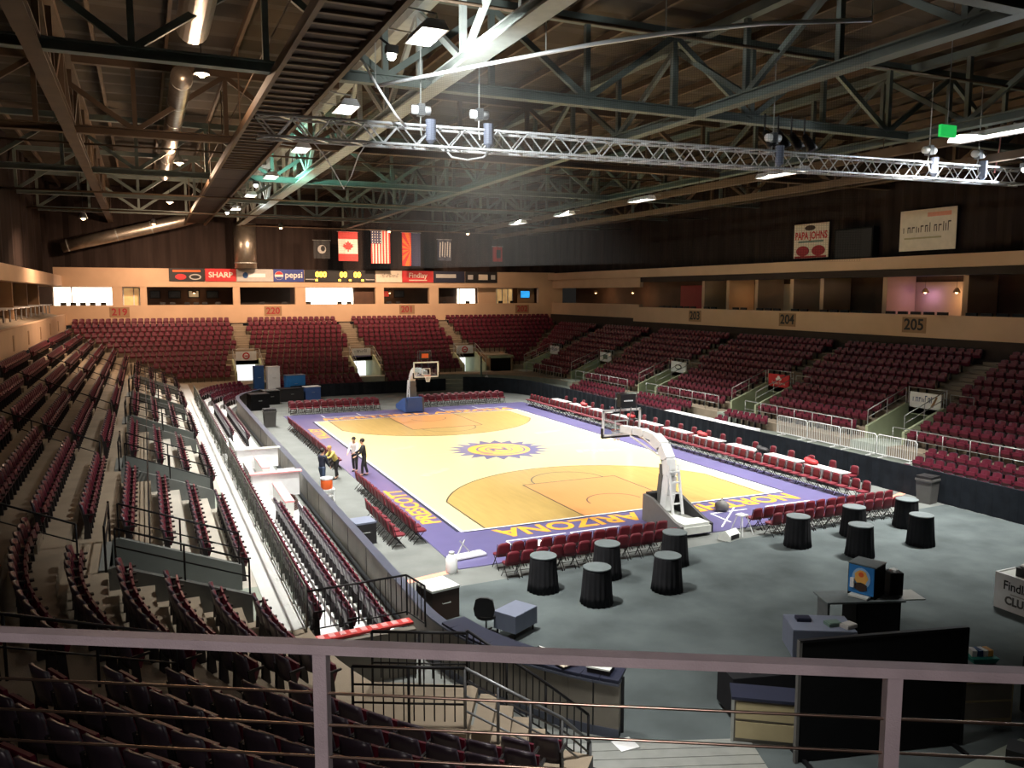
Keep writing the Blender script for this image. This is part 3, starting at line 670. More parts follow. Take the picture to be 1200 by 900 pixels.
t = ad(-9.65, -6.15, 'silver_print', 'silver grey advertising board half hidden by the upright duct'); obj('caption', B(0.2, -0.05, 0, 1.6, 0.02, 0.35), 'white', t); obj('emblem', disc(0.25, 0.3), 'ink_blue', t, (-0.9, -0.05, 0))
t = ad(-6.15, -3.1, 'blue', 'blue advertising board reading pepsi with a round emblem'); lettering(t, 'pepsi', 0.85, 'flag_white', (0.5, -0.05, 0.05), (PI/2, 0, 0), bold=0.01)
o = obj('emblem', disc(0.42, 0.42), 'flag_white', t, (-0.95, -0.05, 0)); obj('emblem_top', MB().prism_xz([(0.4*math.cos(a), 0.4*math.sin(a)) for a in [PI*(0.08+0.84*k/9) for k in range(10)]], -0.03, 0.0), 'red', o); obj('emblem_bottom', MB().prism_xz([(0.4*math.cos(a), 0.4*math.sin(a)) for a in [PI*(1.1+0.8*k/9) for k in range(10)]], -0.03, 0.0), 'blue', o)
sb = thing('scoreboard', 'scoreboard with glowing yellow digits between the advertising boards', 'scoreboard', (0.6, YW-0.06, 10.63)); obj('panel', B(0, 0, 0, 7.3, 0.1, 1.22), 'print_black', sb)
for x, s in ((-2.0, '000'), (0.3, '00'), (1.75, '00')): lettering(sb, s, 0.75, 'digit', (x, -0.06, 0.12), (PI/2, 0, 0), bold=0.03)
for x in (-2.45, -0.1, 1.0, 2.3): obj('small_digit', B(x, -0.06, -0.42, 0.25, 0.02, 0.2), 'digit', sb)
for x, a in ((-3.1, 0.9), (3.1, 0.9)): obj('caption', B(x, -0.06, -0.35, a, 0.02, 0.08), 'silver_print', sb)
t = ad(4.3, 7.17, 'pale_print', 'pale advertising board with thin script'); scribble(t, 2.0, 0.4, 'dark_wood', (0.1, -0.05, 0), 0, 11)
t = ad(7.17, 10.7, 'red', 'red advertising board with white script and the pale board beside it'); lettering(t, 'Findlay', 0.75, 'flag_white', (0, -0.05, 0.12), (PI/2, 0, 0), bold=0.01); obj('caption', B(0, -0.05, -0.38, 2.0, 0.02, 0.12), 'pale_print', t)
t = ad(10.7, 14.35, 'navy', 'navy advertising board with grey lettering band'); obj('caption', B(-0.4, -0.05, 0.1, 2.3, 0.02, 0.4), 'silver_print', t)
t = ad(14.35, 18.2, 'print_black', 'black advertising board at the end of the row with a white patch'); obj('caption', B(0.2, -0.05, 0.0, 1.1, 0.02, 0.6), 'pale_print', t); obj('caption', B(-1.3, -0.05, 0.0, 0.6, 0.02, 0.5), 'silver_print', t); obj('caption', B(1.4, -0.05, 0.0, 0.5, 0.02, 0.5), 'silver_print', t)
YFL = 40.6
def flag(x0, x1, z0, z1, m, label):
    t = thing('hanging_flag', label, 'flag', ((x0+x1)/2, YFL, z0)); obj('pole', MB().tube([(-(x1-x0)/2-0.1, 0, z1-z0), ((x1-x0)/2+0.1, 0, z1-z0)], 0.03, 6), 'galv', t)
    for sx in (-1, 1): obj('hang_line', MB().tube([(sx*(x1-x0)/2, 0, z1-z0), (sx*(x1-x0)/2, 0, 15.28-z0)], 0.012, 4), 'black_metal', t)
    w_, h = x1-x0, z1-z0; mb = MB(); k = 8
    P = [(-w_/2+w_*i/k, 0.05*math.sin(i*1.4)) for i in range(k+1)]
    for i in range(k): mb.add([(P[i][0], P[i][1]-.012, 0), (P[i+1][0], P[i+1][1]-.012, 0), (P[i+1][0], P[i+1][1]-.012, h), (P[i][0], P[i][1]-.012, h), (P[i][0], P[i][1]+.012, 0), (P[i+1][0], P[i+1][1]+.012, 0), (P[i+1][0], P[i+1][1]+.012, h), (P[i][0], P[i][1]+.012, h)], [(0, 1, 2, 3), (5, 4, 7, 6), (0, 4, 5, 1), (3, 2, 6, 7)])
    obj('cloth', mb, m, t); return t, w_, h
t, w_, h = flag(-2.5, -0.9, 12.3, 14.1, 'print_black', 'black hanging flag with a white round emblem'); o = obj('emblem', disc(0.42, 0.42, 16, 0.01), 'silver_print', t, (0, -0.08, h*0.5)); obj('emblem_core', disc(0.22, 0.28, 12, 0.01), 'print_black', o, (0.1, -0.02, 0.08))
t, w_, h = flag(-0.05, 1.9, 12.1, 15.0, 'flag_white', 'red and white hanging flag with a red maple leaf')
obj('red_band', B(0, -0.03, h-0.36, w_*1.0, 0.14, 0.72), 'flag_red', t); obj('red_band', B(0, -0.03, 0.36, w_*1.0, 0.14, 0.72), 'flag_red', t)
leaf = [(0, .5), (.1, .3), (.22, .36), (.2, .12), (.42, .22), (.38, .08), (.48, -.02), (.22, -.2), (.26, -.3), (.04, -.26), (.04, -.5), (-.04, -.5), (-.04, -.26), (-.26, -.3), (-.22, -.2), (-.48, -.02), (-.38, .08), (-.42, .22), (-.2, .12), (-.22, .36), (-.1, .3)]
obj('leaf', MB().prism_xz([(x*1.1, z*1.1) for x, z in leaf], -0.02, 0.02), 'flag_red', t, (0, -0.09, h/2))
t, w_, h = flag(3.27, 5.25, 11.9, 15.2, 'flag_white', 'hanging striped flag with a blue corner')
sm = MB().box(0, 0, 0, w_/13, 0.14, h).mesh('stripe'); sm.materials.append(M['flag_red'])
for i in range(7): obj('stripe', sm, None, t, (-w_/2+w_/26+i*w_/6.5, -0.03, h/2))
obj('canton', B(-w_*0.23, -0.06, h*0.80, w_*0.54, 0.16, h*0.4), 'flag_blue', t)
for a in range(4):
    for b in range(5): obj('star', disc(0.05, 0.05, 5, 0.01), 'flag_white', t, (-w_*0.43+a*0.27, -0.15, h*0.64+b*0.26))
t, w_, h = flag(6.55, 8.5, 11.7, 15.1, 'flag_blue', 'hanging flag with orange sun rays and a dark blue half')
obj('red_half', B(-w_*0.26, -0.03, h/2, w_*0.48, 0.14, h), 'flag_red', t)
for i in range(6):
    a0 = PI/2+PI*(i*2+0.5)/12; a1 = a0+PI/12
    def clip(a):
        c, s = math.cos(a), math.sin(a); r = min(w_*0.48/max(1e-3, -c), h*0.5/max(1e-3, abs(s))); return (r*c, r*s)
    p1, p2 = clip(a0), clip(a1); obj('sun_ray', MB().prism_xz([(0, 0), p1, p2], -0.02, 0.02), 'flag_orange', t, (-w_*0.02, -0.12, h*0.5))
t, w_, h = flag(10.4, 11.9, 12.3, 14.5, 'navy', 'dim hanging flag with pale blue streaks'); [obj('streak', MB().prism_xz([(-.06, -.7), (.02, -.8), (.1, .75), (.0, .8)], -0.01, 0.01), 'silver_print', t, (-0.5+0.27*k, -0.08, h/2+0.1*(k % 2))) for k in range(5)]
t, w_, h = flag(16.7, 17.8, 12.3, 13.9, 'dull_red', 'small dim red hanging flag at the end of the row'); obj('patch', B(0.1, -0.08, h*0.5, 0.5, 0.02, 0.9), 'print_black', t)

t = bn1 = thing('hanging_banner', 'white banner with red lettering and two red discs on the dark curtain', 'banner', (25.1, 2.6, 11.35)); obj('cloth', B(0, 0, 1.2, 0.04, 3.3, 2.4), 'pale_print', t)
lettering(t, 'PAPA JOHNS', 0.72, 'red', (-0.03, 0, 1.55), (PI/2, 0, -PI/2), xscale=0.75, bold=0.02); o = obj('emblem', disc(0.5, 0.18), 'dark_wood', t, (-0.03, 0.1, 2.1)); o.rotation_euler = (0, 0, PI/2)
obj('caption', B(-0.03, 0, 1.15, 0.01, 2.4, 0.12), 'green_grey', t)
for y in (-0.75, 0.75): o = obj('disc', disc(0.62, 0.36), 'dull_red', t, (-0.03, y, 0.5)); o.rotation_euler = (0, 0, PI/2)
obj('base_band', B(-0.03, 0, 0.08, 0.01, 3.0, 0.14), 'dull_red', t)
t = bn2 = thing('hanging_banner', 'pale banner with one dark line of lettering on the dark curtain', 'banner', (25.1, -6.85, 11.45)); obj('cloth', B(0, 0, 1.22, 0.04, 3.9, 2.45), 'pale_print', t)
scribble(t, 3.4, 0.55, 'dark_wood', (-0.03, 0.0, 1.25), -PI/2, 11); obj('caption', B(-0.03, 0.3, 0.75, 0.01, 2.6, 0.1), 'beige', t); obj('caption', B(-0.03, -0.8, 2.1, 0.01, 1.6, 0.25), 'tape', t)
for b_, w2, zt in ((bn1, 1.4, 2.4), (bn2, 1.7, 2.44)):
    for sy in (-1, 1): obj('hang_line', MB().tube([(0, sy*w2, zt), (0, sy*w2, 18.85-b_.location.z)], 0.012, 4), 'black_metal', b_)
t = thing('loudspeaker', 'black box loudspeaker hanging on the curtain between the banners', 'speaker', (24.92, -1.6, 11.13)); obj('cabinet', B(0, 0, 1.0, 0.5, 3.2, 2.0), 'black_panel', t); obj('grille', B(-0.26, 0, 1.0, 0.03, 3.0, 1.8), 'black_cloth', t)

# ================================================================== RAILINGS AND VOMITORIES
_post = {}
def railing(pts, h, m, label, bars=(0.5,), sp=1.6, r=0.024, name='railing', group=None, pickets=0.0, cat='railing'):
    """posts, a top rail and lower bars over a polyline of foot points (absolute)"""
    P = [Vector(p) for p in pts]; o0 = P[0]; t = thing(name, label, cat, o0, 0, group); Q = [p-o0 for p in P]
    up = Vector((0, 0, h)); obj('top_rail', MB().tube([q+up for q in Q], r*1.15, 6), m, t, smooth=True)
    for b in bars: obj('bar', MB().tube([q+up*b for q in Q], r*0.75, 5), m, t, smooth=True)
    key = (round(h, 3), m, round(r, 4))
    if key not in _post:
        me = MB().tube([(0, 0, 0), (0, 0, h)], r, 6).mesh('post', True); me.materials.append(M[m]); _post[key] = me
    for i in range(len(Q)-1):
        a, b = Q[i], Q[i+1]; k = max(1, round((b-a).length/sp))
        for j in range(k+(1 if i == len(Q)-2 else 0)): obj('post', _post[key], None, t, a+(b-a)*(j/k))
        if pickets:
            pk = ('p', round(h, 3), m)
            if pk not in _post:
                me = MB().box(0, 0, h*0.55, 0.018, 0.018, h*0.88).mesh('picket'); me.materials.append(M[m]); _post[pk] = me
            kk = int((b-a).length/pickets)
            for j in range(1, kk): obj('picket', _post[pk], None, t, a+(b-a)*(j/kk))
    return t

def side_frame(side, c):
    """origin on the boards line and rotation so that local +y points outwards from the court"""
    if side == 'L': return (XL, c, 0), PI/2
    if side == 'R': return (XR, c, 0), -PI/2
    return (c, YF, 0), 0.0
sign_spec = {('R', -12.0): 'white sign with blue script', ('R', -1.0): 'red sign', ('R', 10.0): 'white sign with a dark oval', ('R', 21.0): 'white sign with a dark block', ('R', 31.0): 'white sign with purple print',
             ('F', -9.8): 'white sign with a red disc beside the black crates', ('F', 0.8): 'dark-bordered white sign', ('F', 11.4): 'white sign with a red ring beside the black portal'}
def vomitory(side, c):
    loc, rz = side_frame(side, c); spec = sign_spec.get((side, c))
    nm = {'L': 'left', 'R': 'right', 'F': 'far'}[side]
    vm = bpy.data.objects.new('wall_vomitory_'+nm, None); COL.objects.link(vm); vm.location = loc; vm.rotation_euler = (0, 0, rz); vm['kind'] = 'structure'
    vm['label'] = 'concrete stairwell entrance' + (' under the '+spec if spec else ' cut into the left rows'); vm['category'] = 'entrance'
    wt = 'vomwall' if side != 'L' else 'concrete'
    obj('ramp', MB().prism_yz([(2.9, 0.3), (9.6, 0.3), (9.6, 0.62), (4.25, 1.268), (2.9, 1.268)], -VW, VW), 'ramp', vm)
    top = [(4.0, 0.3), (9.6, 0.3), (9.6, 2.85), (6.95, 2.85), (6.95, 2.95), (6.8, 2.98), (4.0, 1.92)]
    for sx in (-1, 1): obj('side_wall', MB().prism_yz(top, sx*VW-0.08, sx*VW+0.08), wt, vm)
    obj('lintel', B(0, 7.05, 2.66, 2*VW, 0.2, 0.5), wt, vm)
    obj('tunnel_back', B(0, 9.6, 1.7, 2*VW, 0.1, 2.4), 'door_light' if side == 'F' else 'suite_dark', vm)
    for sx in (-1, 1):
        obj('wall_rail', MB().tube([(sx*VW, 4.05, 2.75), (sx*VW, 6.8, 3.82)], 0.025, 6), 'black_metal' if side == 'L' else 'galv', vm, smooth=True)
        obj('wall_rail', MB().tube([(sx*VW, 4.05, 2.35), (sx*VW, 6.8, 3.42)], 0.018, 6), 'black_metal' if side == 'L' else 'galv', vm, smooth=True)
        for f in (0.0, 0.5, 1.0):
            y = 4.05+2.75*f; obj('rail_post', MB().tube([(sx*VW, y, 1.9+1.05*f), (sx*VW, y, 2.75+1.07*f)], 0.022, 6), 'black_metal' if side == 'L' else 'galv', vm)
    # guard rail over the lintel
    for z in (3.45, 3.85): obj('guard_bar', MB().tube([(-VW, 7.0, z), (VW, 7.0, z)], 0.024, 6), 'black_metal' if side == 'L' else 'galv', vm, smooth=True)
    for sx in (-1, 1): obj('guard_post', MB().tube([(sx*VW, 7.0, 2.85), (sx*VW, 7.0, 3.9)], 0.026, 6), 'black_metal' if side == 'L' else 'galv', vm)
    if spec:
        wd = 1.9 if side == 'R' else 1.8
        X = Vector((0, 6.88, 3.22)); X.rotate(Matrix.Rotation(rz, 3, 'Z')); P = Vector(loc)+X
        s = thing('entrance_sign', spec+' hung over a seating entrance' if 'beside' not in spec else spec, 'sign', P, rz)
        obj('panel', B(0, 0, 0, wd, 0.06, 0.82), 'red' if spec == 'red sign' else 'white', s)
        if spec == 'red sign':
            for dx, dz in ((-0.13, 0.1), (0.13, 0.1), (0, 0.24)):
                obj('oval', disc(0.13, 0.09, 14, 0.01), 'white', s, (dx, -0.04, dz))
            lettering(s, 'State Farm', 0.28, 'flag_white', (0, -0.04, -0.16), (PI/2, 0, 0))
        elif 'blue script' in spec: scribble(s, 1.3, 0.34, 'ink_blue', (-0.1, -0.04, 0.02), 0, 7); obj('flash', MB().prism_xz([(-.1, -.3), (.05, -.3), (.3, .25), (.2, .25)], -.01, .01), 'tan_dark', s, (0.45, -0.04, 0))
        elif 'red disc' in spec or 'red ring' in spec:
            o = obj('emblem', disc(0.32, 0.32, 18, 0.01), 'red', s, (0, -0.04, 0)); obj('emblem_core', disc(0.2, 0.2, 14, 0.01), 'white', o, (0, -0.02, 0)); obj('emblem_bar', B(0, -0.04, 0, 0.3, 0.02, 0.1), 'red', o)
        elif 'oval' in spec: o = obj('emblem', disc(0.42, 0.2, 18, 0.01), 'print_black', s, (0, -0.04, 0)); obj('emblem_core', disc(0.32, 0.12, 14, 0.01), 'white', o, (0, -0.02, 0))
        elif 'block' in spec: obj('emblem', B(0, -0.04, 0, 0.7, 0.02, 0.4), 'green_grey', s)
        elif 'purple' in spec: scribble(s, 1.4, 0.34, 'purple', (0, -0.04, 0.05), 0, 7)
        else: obj('border', B(0, -0.035, -0.34, wd, 0.02, 0.12), 'purple', s); scribble(s, 1.3, 0.3, 'navy', (0, -0.04, 0.1), 0, 7)
for c in L_VOM: vomitory('L', c)
for c in R_VOM: vomitory('R', c)
for c in F_VOM: vomitory('F', c)
# black portal at the far right corner
pt = bpy.data.objects.new('door_1', None); COL.objects.link(pt); pt.location = (sum(PORTAL)/2, YF+3.0, 0); pt['kind'] = 'structure'; pt['label'] = 'far corner portal whose dark opening is painted as a black panel'; pt['category'] = 'door'
hw = (PORTAL[1]-PORTAL[0])/2
obj('curtain', B(0, 1.2, 1.25, 2*hw, 0.1, 2.5), 'black_panel', pt); obj('lintel', B(0, 1.1, 2.6, 2*hw+0.3, 0.3, 0.25), 'vomwall', pt)  # black panel stands for the darkness inside the open tunnel
for sx in (-1, 1): obj('jamb', MB().prism_yz([(0.9, 0), (4.1, 0), (4.1, 2.9), (0.9, 2.6)], sx*hw-0.06, sx*hw+0.06), 'tan_dark', pt)
obj('roof_slab', B(0, 2.6, 2.72, 2*hw, 3.0, 0.12), 'terrace', pt)

# ================================================================== ARENA SEATS
def back_panel(nx, nz, off, th, w_, z0, h_):
    """curved panel with rounded upper corners, th thick, its front set back by off"""
    F = []; Rr = []
    for j in range(nz+1):
        for i in range(nx+1):
            u = -1+2*i/nx; v = j/nz; x = w_*u*(1-0.12*v*v*abs(u)); z = z0+h_*v*(1-0.07*u*u)
            y = -0.05-0.09*v+0.05*u*u-off; F.append((x, y, z)); Rr.append((x, y-th, z))
    k = len(F); fs = []
    for j in range(nz):
        for i in range(nx):
            a = j*(nx+1)+i; fs.append((a, a+1, a+nx+2, a+nx+1)); fs.append((k+a, k+a+nx+1, k+a+nx+2, k+a+1))
    for i in range(nx):
        a = nz*(nx+1)+i; fs.append((a, a+1, k+a+1, k+a)); fs.append((i+1, i, k+i, k+i+1))
    for j in range(nz):
        a = j*(nx+1); b = a+nx; fs.append((a, a+nx+1, k+a+nx+1, k+a)); fs.append((b, k+b, k+b+nx+1, b+nx+1))
    return MB().add(F+Rr, fs)
def seat_parts(hi):
    nx, nz = (6, 4) if hi else (3, 1)
    pad = back_panel(nx, nz, 0.0, 0.012, 0.225, 0.44, 0.42); shell = back_panel(nx, nz, 0.012, 0.045, 0.235, 0.40, 0.475)
    pan = MB()
    pan.prism_yz([(0.0, 0.40), (0.07, 0.38), (0.13, 0.55), (0.10, 0.70), (0.06, 0.70), (0.05, 0.56)], -0.21, 0.21)
    st = MB(); x_ = 0.0 if hi else 0.25
    st.prism_yz([(-0.10, 0), (0.06, 0), (0.03, 0.4), (0.0, 0.57), (0.19, 0.585), (0.19, 0.62), (-0.11, 0.62), (-0.08, 0.4)], x_-0.018, x_+0.018)
    return pad, shell, pan, st
spots = []                                          # (x, y, z, rz, side, row)
SP = 0.545
def ok_gap(side, c, n):
    vs = {'L': L_VOM, 'R': R_VOM, 'F': F_VOM}[side]
    if side == 'F' and n <= 3 and PORTAL[0]-0.35 < c < PORTAL[1]+0.35: return False
    for v in vs:
        if abs(c-v) < (VW+0.45 if n <= 4 else 0.72): return False
        if n <= 3 and abs(c-v) < VW+0.42: return False
    return True
for n in range(12):
    d = ROW_D(n)[1]-0.36; z = ROW_Z(n)
    if n < 10:
        y = -23.2
        while y < YF+d-0.5-0.25*0:
            if ok_gap('L', y, n) and not (abs(y-(YF+d-5.2)) < 0.6): spots.append((XL-d, y, z, -PI/2, 'L', n))
            y += SP
        y = -28.5
        while y < YF+d-0.5:
            if ok_gap('R', y, n): spots.append((XR+d, y, z, PI/2, 'R', n))
            y += SP
        r = RN+d; a = 181.0; da = math.degrees(SP/r)
        while a < (226.0 if n < 6 else 223.5):
            t_ = math.radians(a)
            if not (202.2 < a < 202.2+math.degrees(1.5/r)) and not (n <= 1 and 209 < a < 222):
                spots.append((CN[0]+r*math.cos(t_), CN[1]+r*math.sin(t_), z, t_+PI/2, 'C', n))
            a += da
    x = max(XL-d, -24.3)+0.45
    while x < min(XR+d, 24.7)-0.4:
        if ok_gap('F', x, n): spots.append((x, YF+d, z, PI, 'F', n))
        x += SP
# seats on the low platforms
for j, (d0, d1, z) in enumerate(steps):
    d = d1-0.33
    def lowseat(side, a, b):
        c = a
        while c < b:
            if side == 'L': spots.append((XL-d, c, z, -PI/2, 'l', j))
            elif side == 'R': spots.append((XR+d, c, z, PI/2, 'l', j))
            else: spots.append((c, YF+d, z, PI, 'l', j))
            c += SP
    lowseat('L', -23.2, -11.6 if j < 2 else -1.2); lowseat('L', 6.0 if j < 2 else 1.2, 18.5)
    lowseat('F', -4.5, -0.6); lowseat('F', 2.2, 4.6); lowseat('F', -8.0, -4.6)
    lowseat('R', -29.0, -15.4); lowseat('R', -4.6 if j == 2 else -2.0, -1.2) if j else None; lowseat('R', 2.8, 9.0); lowseat('R', 11.2, 18.0 if j else 15.5)
    for k in range(13):                               # angled groups in the far left corner
        a = math.radians(168-5.0*k*(0.545/0.85)*0.95)
        spots.append((XL+RF+(RF+d)*math.cos(a), YF-RF+(RF+d)*math.sin(a), z, a+PI/2, 'l', j))
CAMP = Vector((-18.11, -42.31, 8.86)); FWD = Vector((math.sin(.4207)*math.cos(.11), math.cos(.4207)*math.cos(.11), -math.sin(.11))); RGT = Vector((math.cos(.4207), -math.sin(.4207), 0)); UPV = RGT.cross(FWD)
def seen(p):
    v = Vector(p[:3])+Vector((0, 0, 0.7))-CAMP; zc = v.dot(FWD)
    return zc > 1 and abs(v.dot(RGT)/zc) < 0.64 and -0.49 < v.dot(UPV)/zc < 0.48
order = sorted([p for p in spots if seen(p)], key=lambda p: (Vector(p[:3])-CAMP).length)
near_set = set(order[:300])
bk, shl, pan, st = seat_parts(True)
proto = thing('arena_seat', '', 'seat', (0, 0, 0))
obj('backrest', bk, 'seat', proto, smooth=True); obj('back_shell', shl, 'seat_shell', proto, smooth=True); obj('seat_pan', pan, 'seat', proto)
stm = st.mesh('arm_stand'); stm.materials.append(M['seat_steel'])
for sx in (-1, 1): obj('arm_stand', stm, None, proto, (sx*0.245, 0, 0))
ORD = ['first', 'second', 'third', 'fourth', 'fifth', 'sixth', 'seventh', 'eighth', 'ninth', 'tenth', 'eleventh', 'twelfth']
first = True
for p in order[:300]:
    o_ = ORD[p[5]]
    lb, gp = {'C': ('dark maroon arena seat in the %s curved corner row counted up from the landing' % o_, o_+' curved corner row'), 'L': ('maroon arena seat in the %s straight concrete row counted up from the walkway' % o_, o_+' straight row above the walkway'),
              'l': ('maroon arena seat on the %s step of the white platform, counted up from the boards' % o_, o_+' step of the white platform')}.get(p[4], ('maroon arena seat in the rows across the court', 'seats across the court'))
    if first: proto.location = p[:3]; proto.rotation_euler = (0, 0, p[3]); proto['label'] = lb; proto['group'] = gp; first = False
    else: dup(proto, p[:3], p[3], lb, gp)
lo = seat_parts(False); V = []; Fc = []; MI = []
for p in spots:
    if p in near_set: continue
    c, s = math.cos(p[3]), math.sin(p[3])
    for mi, part in enumerate(lo):
        k = len(V); V += [(p[0]+x*c-y*s, p[1]+x*s+y*c, p[2]+zz) for x, y, zz in part.v]
        Fc += [tuple(i+k for i in f) for f in part.f]; MI += [(0, 1, 0, 2)[mi]]*len(part.f)
me = bpy.data.meshes.new('arena_seating'); me.from_pydata(V, [], Fc); me.materials.append(M['seat']); me.materials.append(M['seat_shell']); me.materials.append(M['seat_steel']); me.polygons.foreach_set('material_index', MI); me.update()
o = bpy.data.objects.new('arena_seating', me); COL.objects.link(o); tag(o, 'thousands of maroon arena seats filling the rows round the court', 'seats', None, 'stuff')

# stair blocks in the aisles
sbm = MB().box(0, 0, 0.1, 1.1, 0.4, 0.2).mesh('stair_block'); sbm.materials.append(M['terrace'])
for side, vs in (('L', L_VOM), ('R', R_VOM), ('F', F_VOM)):
    for c in vs:
        loc, rz = side_frame(side, c); st_ = bpy.data.objects.new('floor_aisle_steps', None); COL.objects.link(st_); st_.location = loc; st_.rotation_euler = (0, 0, rz); st_['kind'] = 'structure'; st_['category'] = 'stairs'
        for n in range(4, 10 if side != 'F' else 12): obj('stair_block', sbm, None, st_, (0, ROW_D(n)[1]-0.22, ROW_Z(n)))
# aisle handrails on the left and guard rails
for c in L_VOM:
    a = c-0.25
    railing([(XL-7.6, a, ROW_Z(4)), (XL-11.6, a, ROW_Z(9)-0.25)], 0.9, 'black_metal', 'black two-bar handrail beside an aisle of the left upper rows', (0.55,), 2.0, 0.022, 'handrail', 'left aisle handrails')
ys = [-23.3]+sum([[v-VW-0.1, v+VW+0.1] for v in L_VOM], [])+[33.6]
for i in range(0, len(ys), 2):
    railing([(XL-6.12, ys[i], ROW_Z(3)), (XL-6.12, ys[i+1], ROW_Z(3))], 0.72, 'black_metal', 'black guard rail in front of the left upper rows', (0.35, 0.68), 1.9, 0.02, 'guard_rail', 'left upper guard rails') if ys[i+1]-ys[i] > 1.0 else None
# walkway railing: panels of pickets
yy = -24.2
while yy < 20:
    railing([(XL-2.98, yy, 1.27), (XL-2.98, yy+3.6, 1.27)], 1.05, 'rail_dark', 'dark picket railing between the walkway and the white platform', (0.1,), 1.8, 0.024, 'picket_railing', 'walkway picket railings', 0.3 if yy < -4 else 0.45)
    yy += 3.7
# right side front rails on the cross aisle
for a, b, lb in ((-30, -24.3, 'beside the bin'), (-21.7, -13.3, 'before the white sign entrance'), (-10.7, -2.3, 'between two entrances'), (0.3, 8.7, 'before the oval sign entrance'), (11.3, 19.6, 'before the far right block'), (22.3, 29.6, 'in the far right corner')):
    railing([(XR+3.1, a, 1.27), (XR+3.1, b, 1.27)], 1.0, 'galv', 'pale pipe railing in front of the right fixed seats '+lb, (0.5,), 1.4, 0.022, 'pipe_railing', None)
for c in R_VOM[:4]:
    railing([(XR+7.1, c-2.6, ROW_Z(4)), (XR+7.1, c-1.3, ROW_Z(4))], 0.8, 'galv', 'short pale rail beside a right seating entrance', (0.5,), 1.2, 0.02, 'short_rail', 'short rails beside right entrances')
# white crowd barriers standing on the right platform
bar = None
for i, y in enumerate((-7.15, -9.5, -11.85, -14.2)):
    if bar is None:
        bar = thing('crowd_barrier', 'white steel crowd barrier with upright bars standing behind the black boards', 'barrier', (XR+2.35, y, 0.8), PI/2, 'crowd barriers behind the black boards')
        obj('frame', MB().tube([(-1.15, 0, 0.15), (-1.15, 0, 1.02), (-1.05, 0, 1.12), (1.05, 0, 1.12), (1.15, 0, 1.02), (1.15, 0, 0.15), (-1.15, 0, 0.15)], 0.025, 6), 'white', bar, smooth=True)
        pm = MB().tube([(0, 0, 0.15), (0, 0, 1.12)], 0.013, 5).mesh('upright_bar'); pm.materials.append(M['white'])
        for k in range(17): obj('upright_bar', pm, None, bar, (-1.02+2.04*k/16, 0, 0))
        for sx in (-0.8, 0.8): obj('foot', MB().beam((sx, -0.3, 0.03), (sx, 0.3, 0.03), 0.06, 0.05), 'white', bar); obj('foot_post', MB().tube([(sx, 0, 0.03), (sx, 0, 0.16)], 0.02, 5), 'white', bar)
    else: dup(bar, (XR+2.35, y, 0.8), PI/2)
wp = tag(obj('platform_board', B(XR+0.86, -1.6, 0.7, 0.7, 8.6, 0.95), 'white'), 'long white camera riser standing behind the black boards', 'riser')

# ================================================================== BASKETBALL COURT
ct = thing('basketball_court', 'portable basketball court with purple border and sunburst logo', 'court', (0, 0, 0))
obj('apron', MB().prism([(-9.2, -18.2), (9.85, -18.2), (9.85, 18.1), (-9.2, 18.1)], 0.0, 0.03), 'purple', ct)
HX, HY = 7.62, 14.325
def decal(name, poly, m, z): return obj(name, MB().prism(poly, 0.028, z), m, ct)
decal('playing_surface', [(-HX, -HY), (HX, -HY), (HX, HY), (-HX, HY)], 'maple', 0.034)
def ring(name, cx, cy, r0, r1, a0, a1, m, z, n=48):
    P = [(cx+r1*math.cos(a0+(a1-a0)*k/n), cy+r1*math.sin(a0+(a1-a0)*k/n)) for k in range(n+1)]; Q = [(cx+r0*math.cos(a0+(a1-a0)*k/n), cy+r0*math.sin(a0+(a1-a0)*k/n)) for k in range(n+1)]
    mb = MB()
    for k in range(n): mb.quad(Q[k]+(z,), P[k]+(z,), P[k+1]+(z,), Q[k+1]+(z,))
    return obj(name, mb, m, ct)
def line(p, q, w, m, z, name='line'): return obj(name, MB().beam(p+(z-0.002,), q+(z-0.002,), w, 0.004), m, ct)
for s in (-1, 1):
    hy = s*(HY-1.6); th = math.acos(6.71/7.24); yy0 = 7.24*math.sin(th)
    P = [(-6.71, s*HY)]+[(-7.24*math.cos(th+(PI-2*th)*k/40), hy-s*7.24*math.sin(th+(PI-2*th)*k/40)) for k in range(41)]+[(6.71, s*HY)]
    if s > 0: P = P[::-1]
    decal('three_point_area', P, 'arc_stain', 0.037)
    for k in range(len(P)-1): pass
    mb = MB()
    for k in range(len(P)-1): mb.beam(P[k]+(0.0385,), P[k+1]+(0.0385,), 0.07, 0.004)
    obj('three_point_line', mb, 'dark_line', ct)
    y1 = s*(HY-5.79); decal('key', [(-2.44, min(s*HY, y1)), (2.44, min(s*HY, y1)), (2.44, max(s*HY, y1)), (-2.44, max(s*HY, y1))], 'key_stain', 0.040)
    for sx in (-1, 1): line((sx*2.44, s*HY), (sx*2.44, y1), 0.06, 'dark_line', 0.043)
    line((-2.44, y1), (2.44, y1), 0.06, 'dark_line', 0.043)
    ring('free_throw_circle', 0, y1, 1.79, 1.85, (0 if s < 0 else PI), (PI if s < 0 else 2*PI), 'dark_line', 0.043)
    ring('restricted_arc', 0, hy, 1.2, 1.26, (0 if s < 0 else PI), (PI if s < 0 else 2*PI), 'dark_line', 0.043)
line((-HX, 0), (HX, 0), 0.06, 'faded', 0.036, 'centre_line')
for sx in (-1, 1): line((sx*(HX+0.03), -HY-0.06), (sx*(HX+0.03), HY+0.06), 0.10, 'white_paint', 0.037, 'boundary_line'); line((sx*(HX+0.16), -HY), (sx*(HX+0.16), HY), 0.12, 'navy', 0.036, 'boundary_outline')  # navy is a painted outline outside the white line
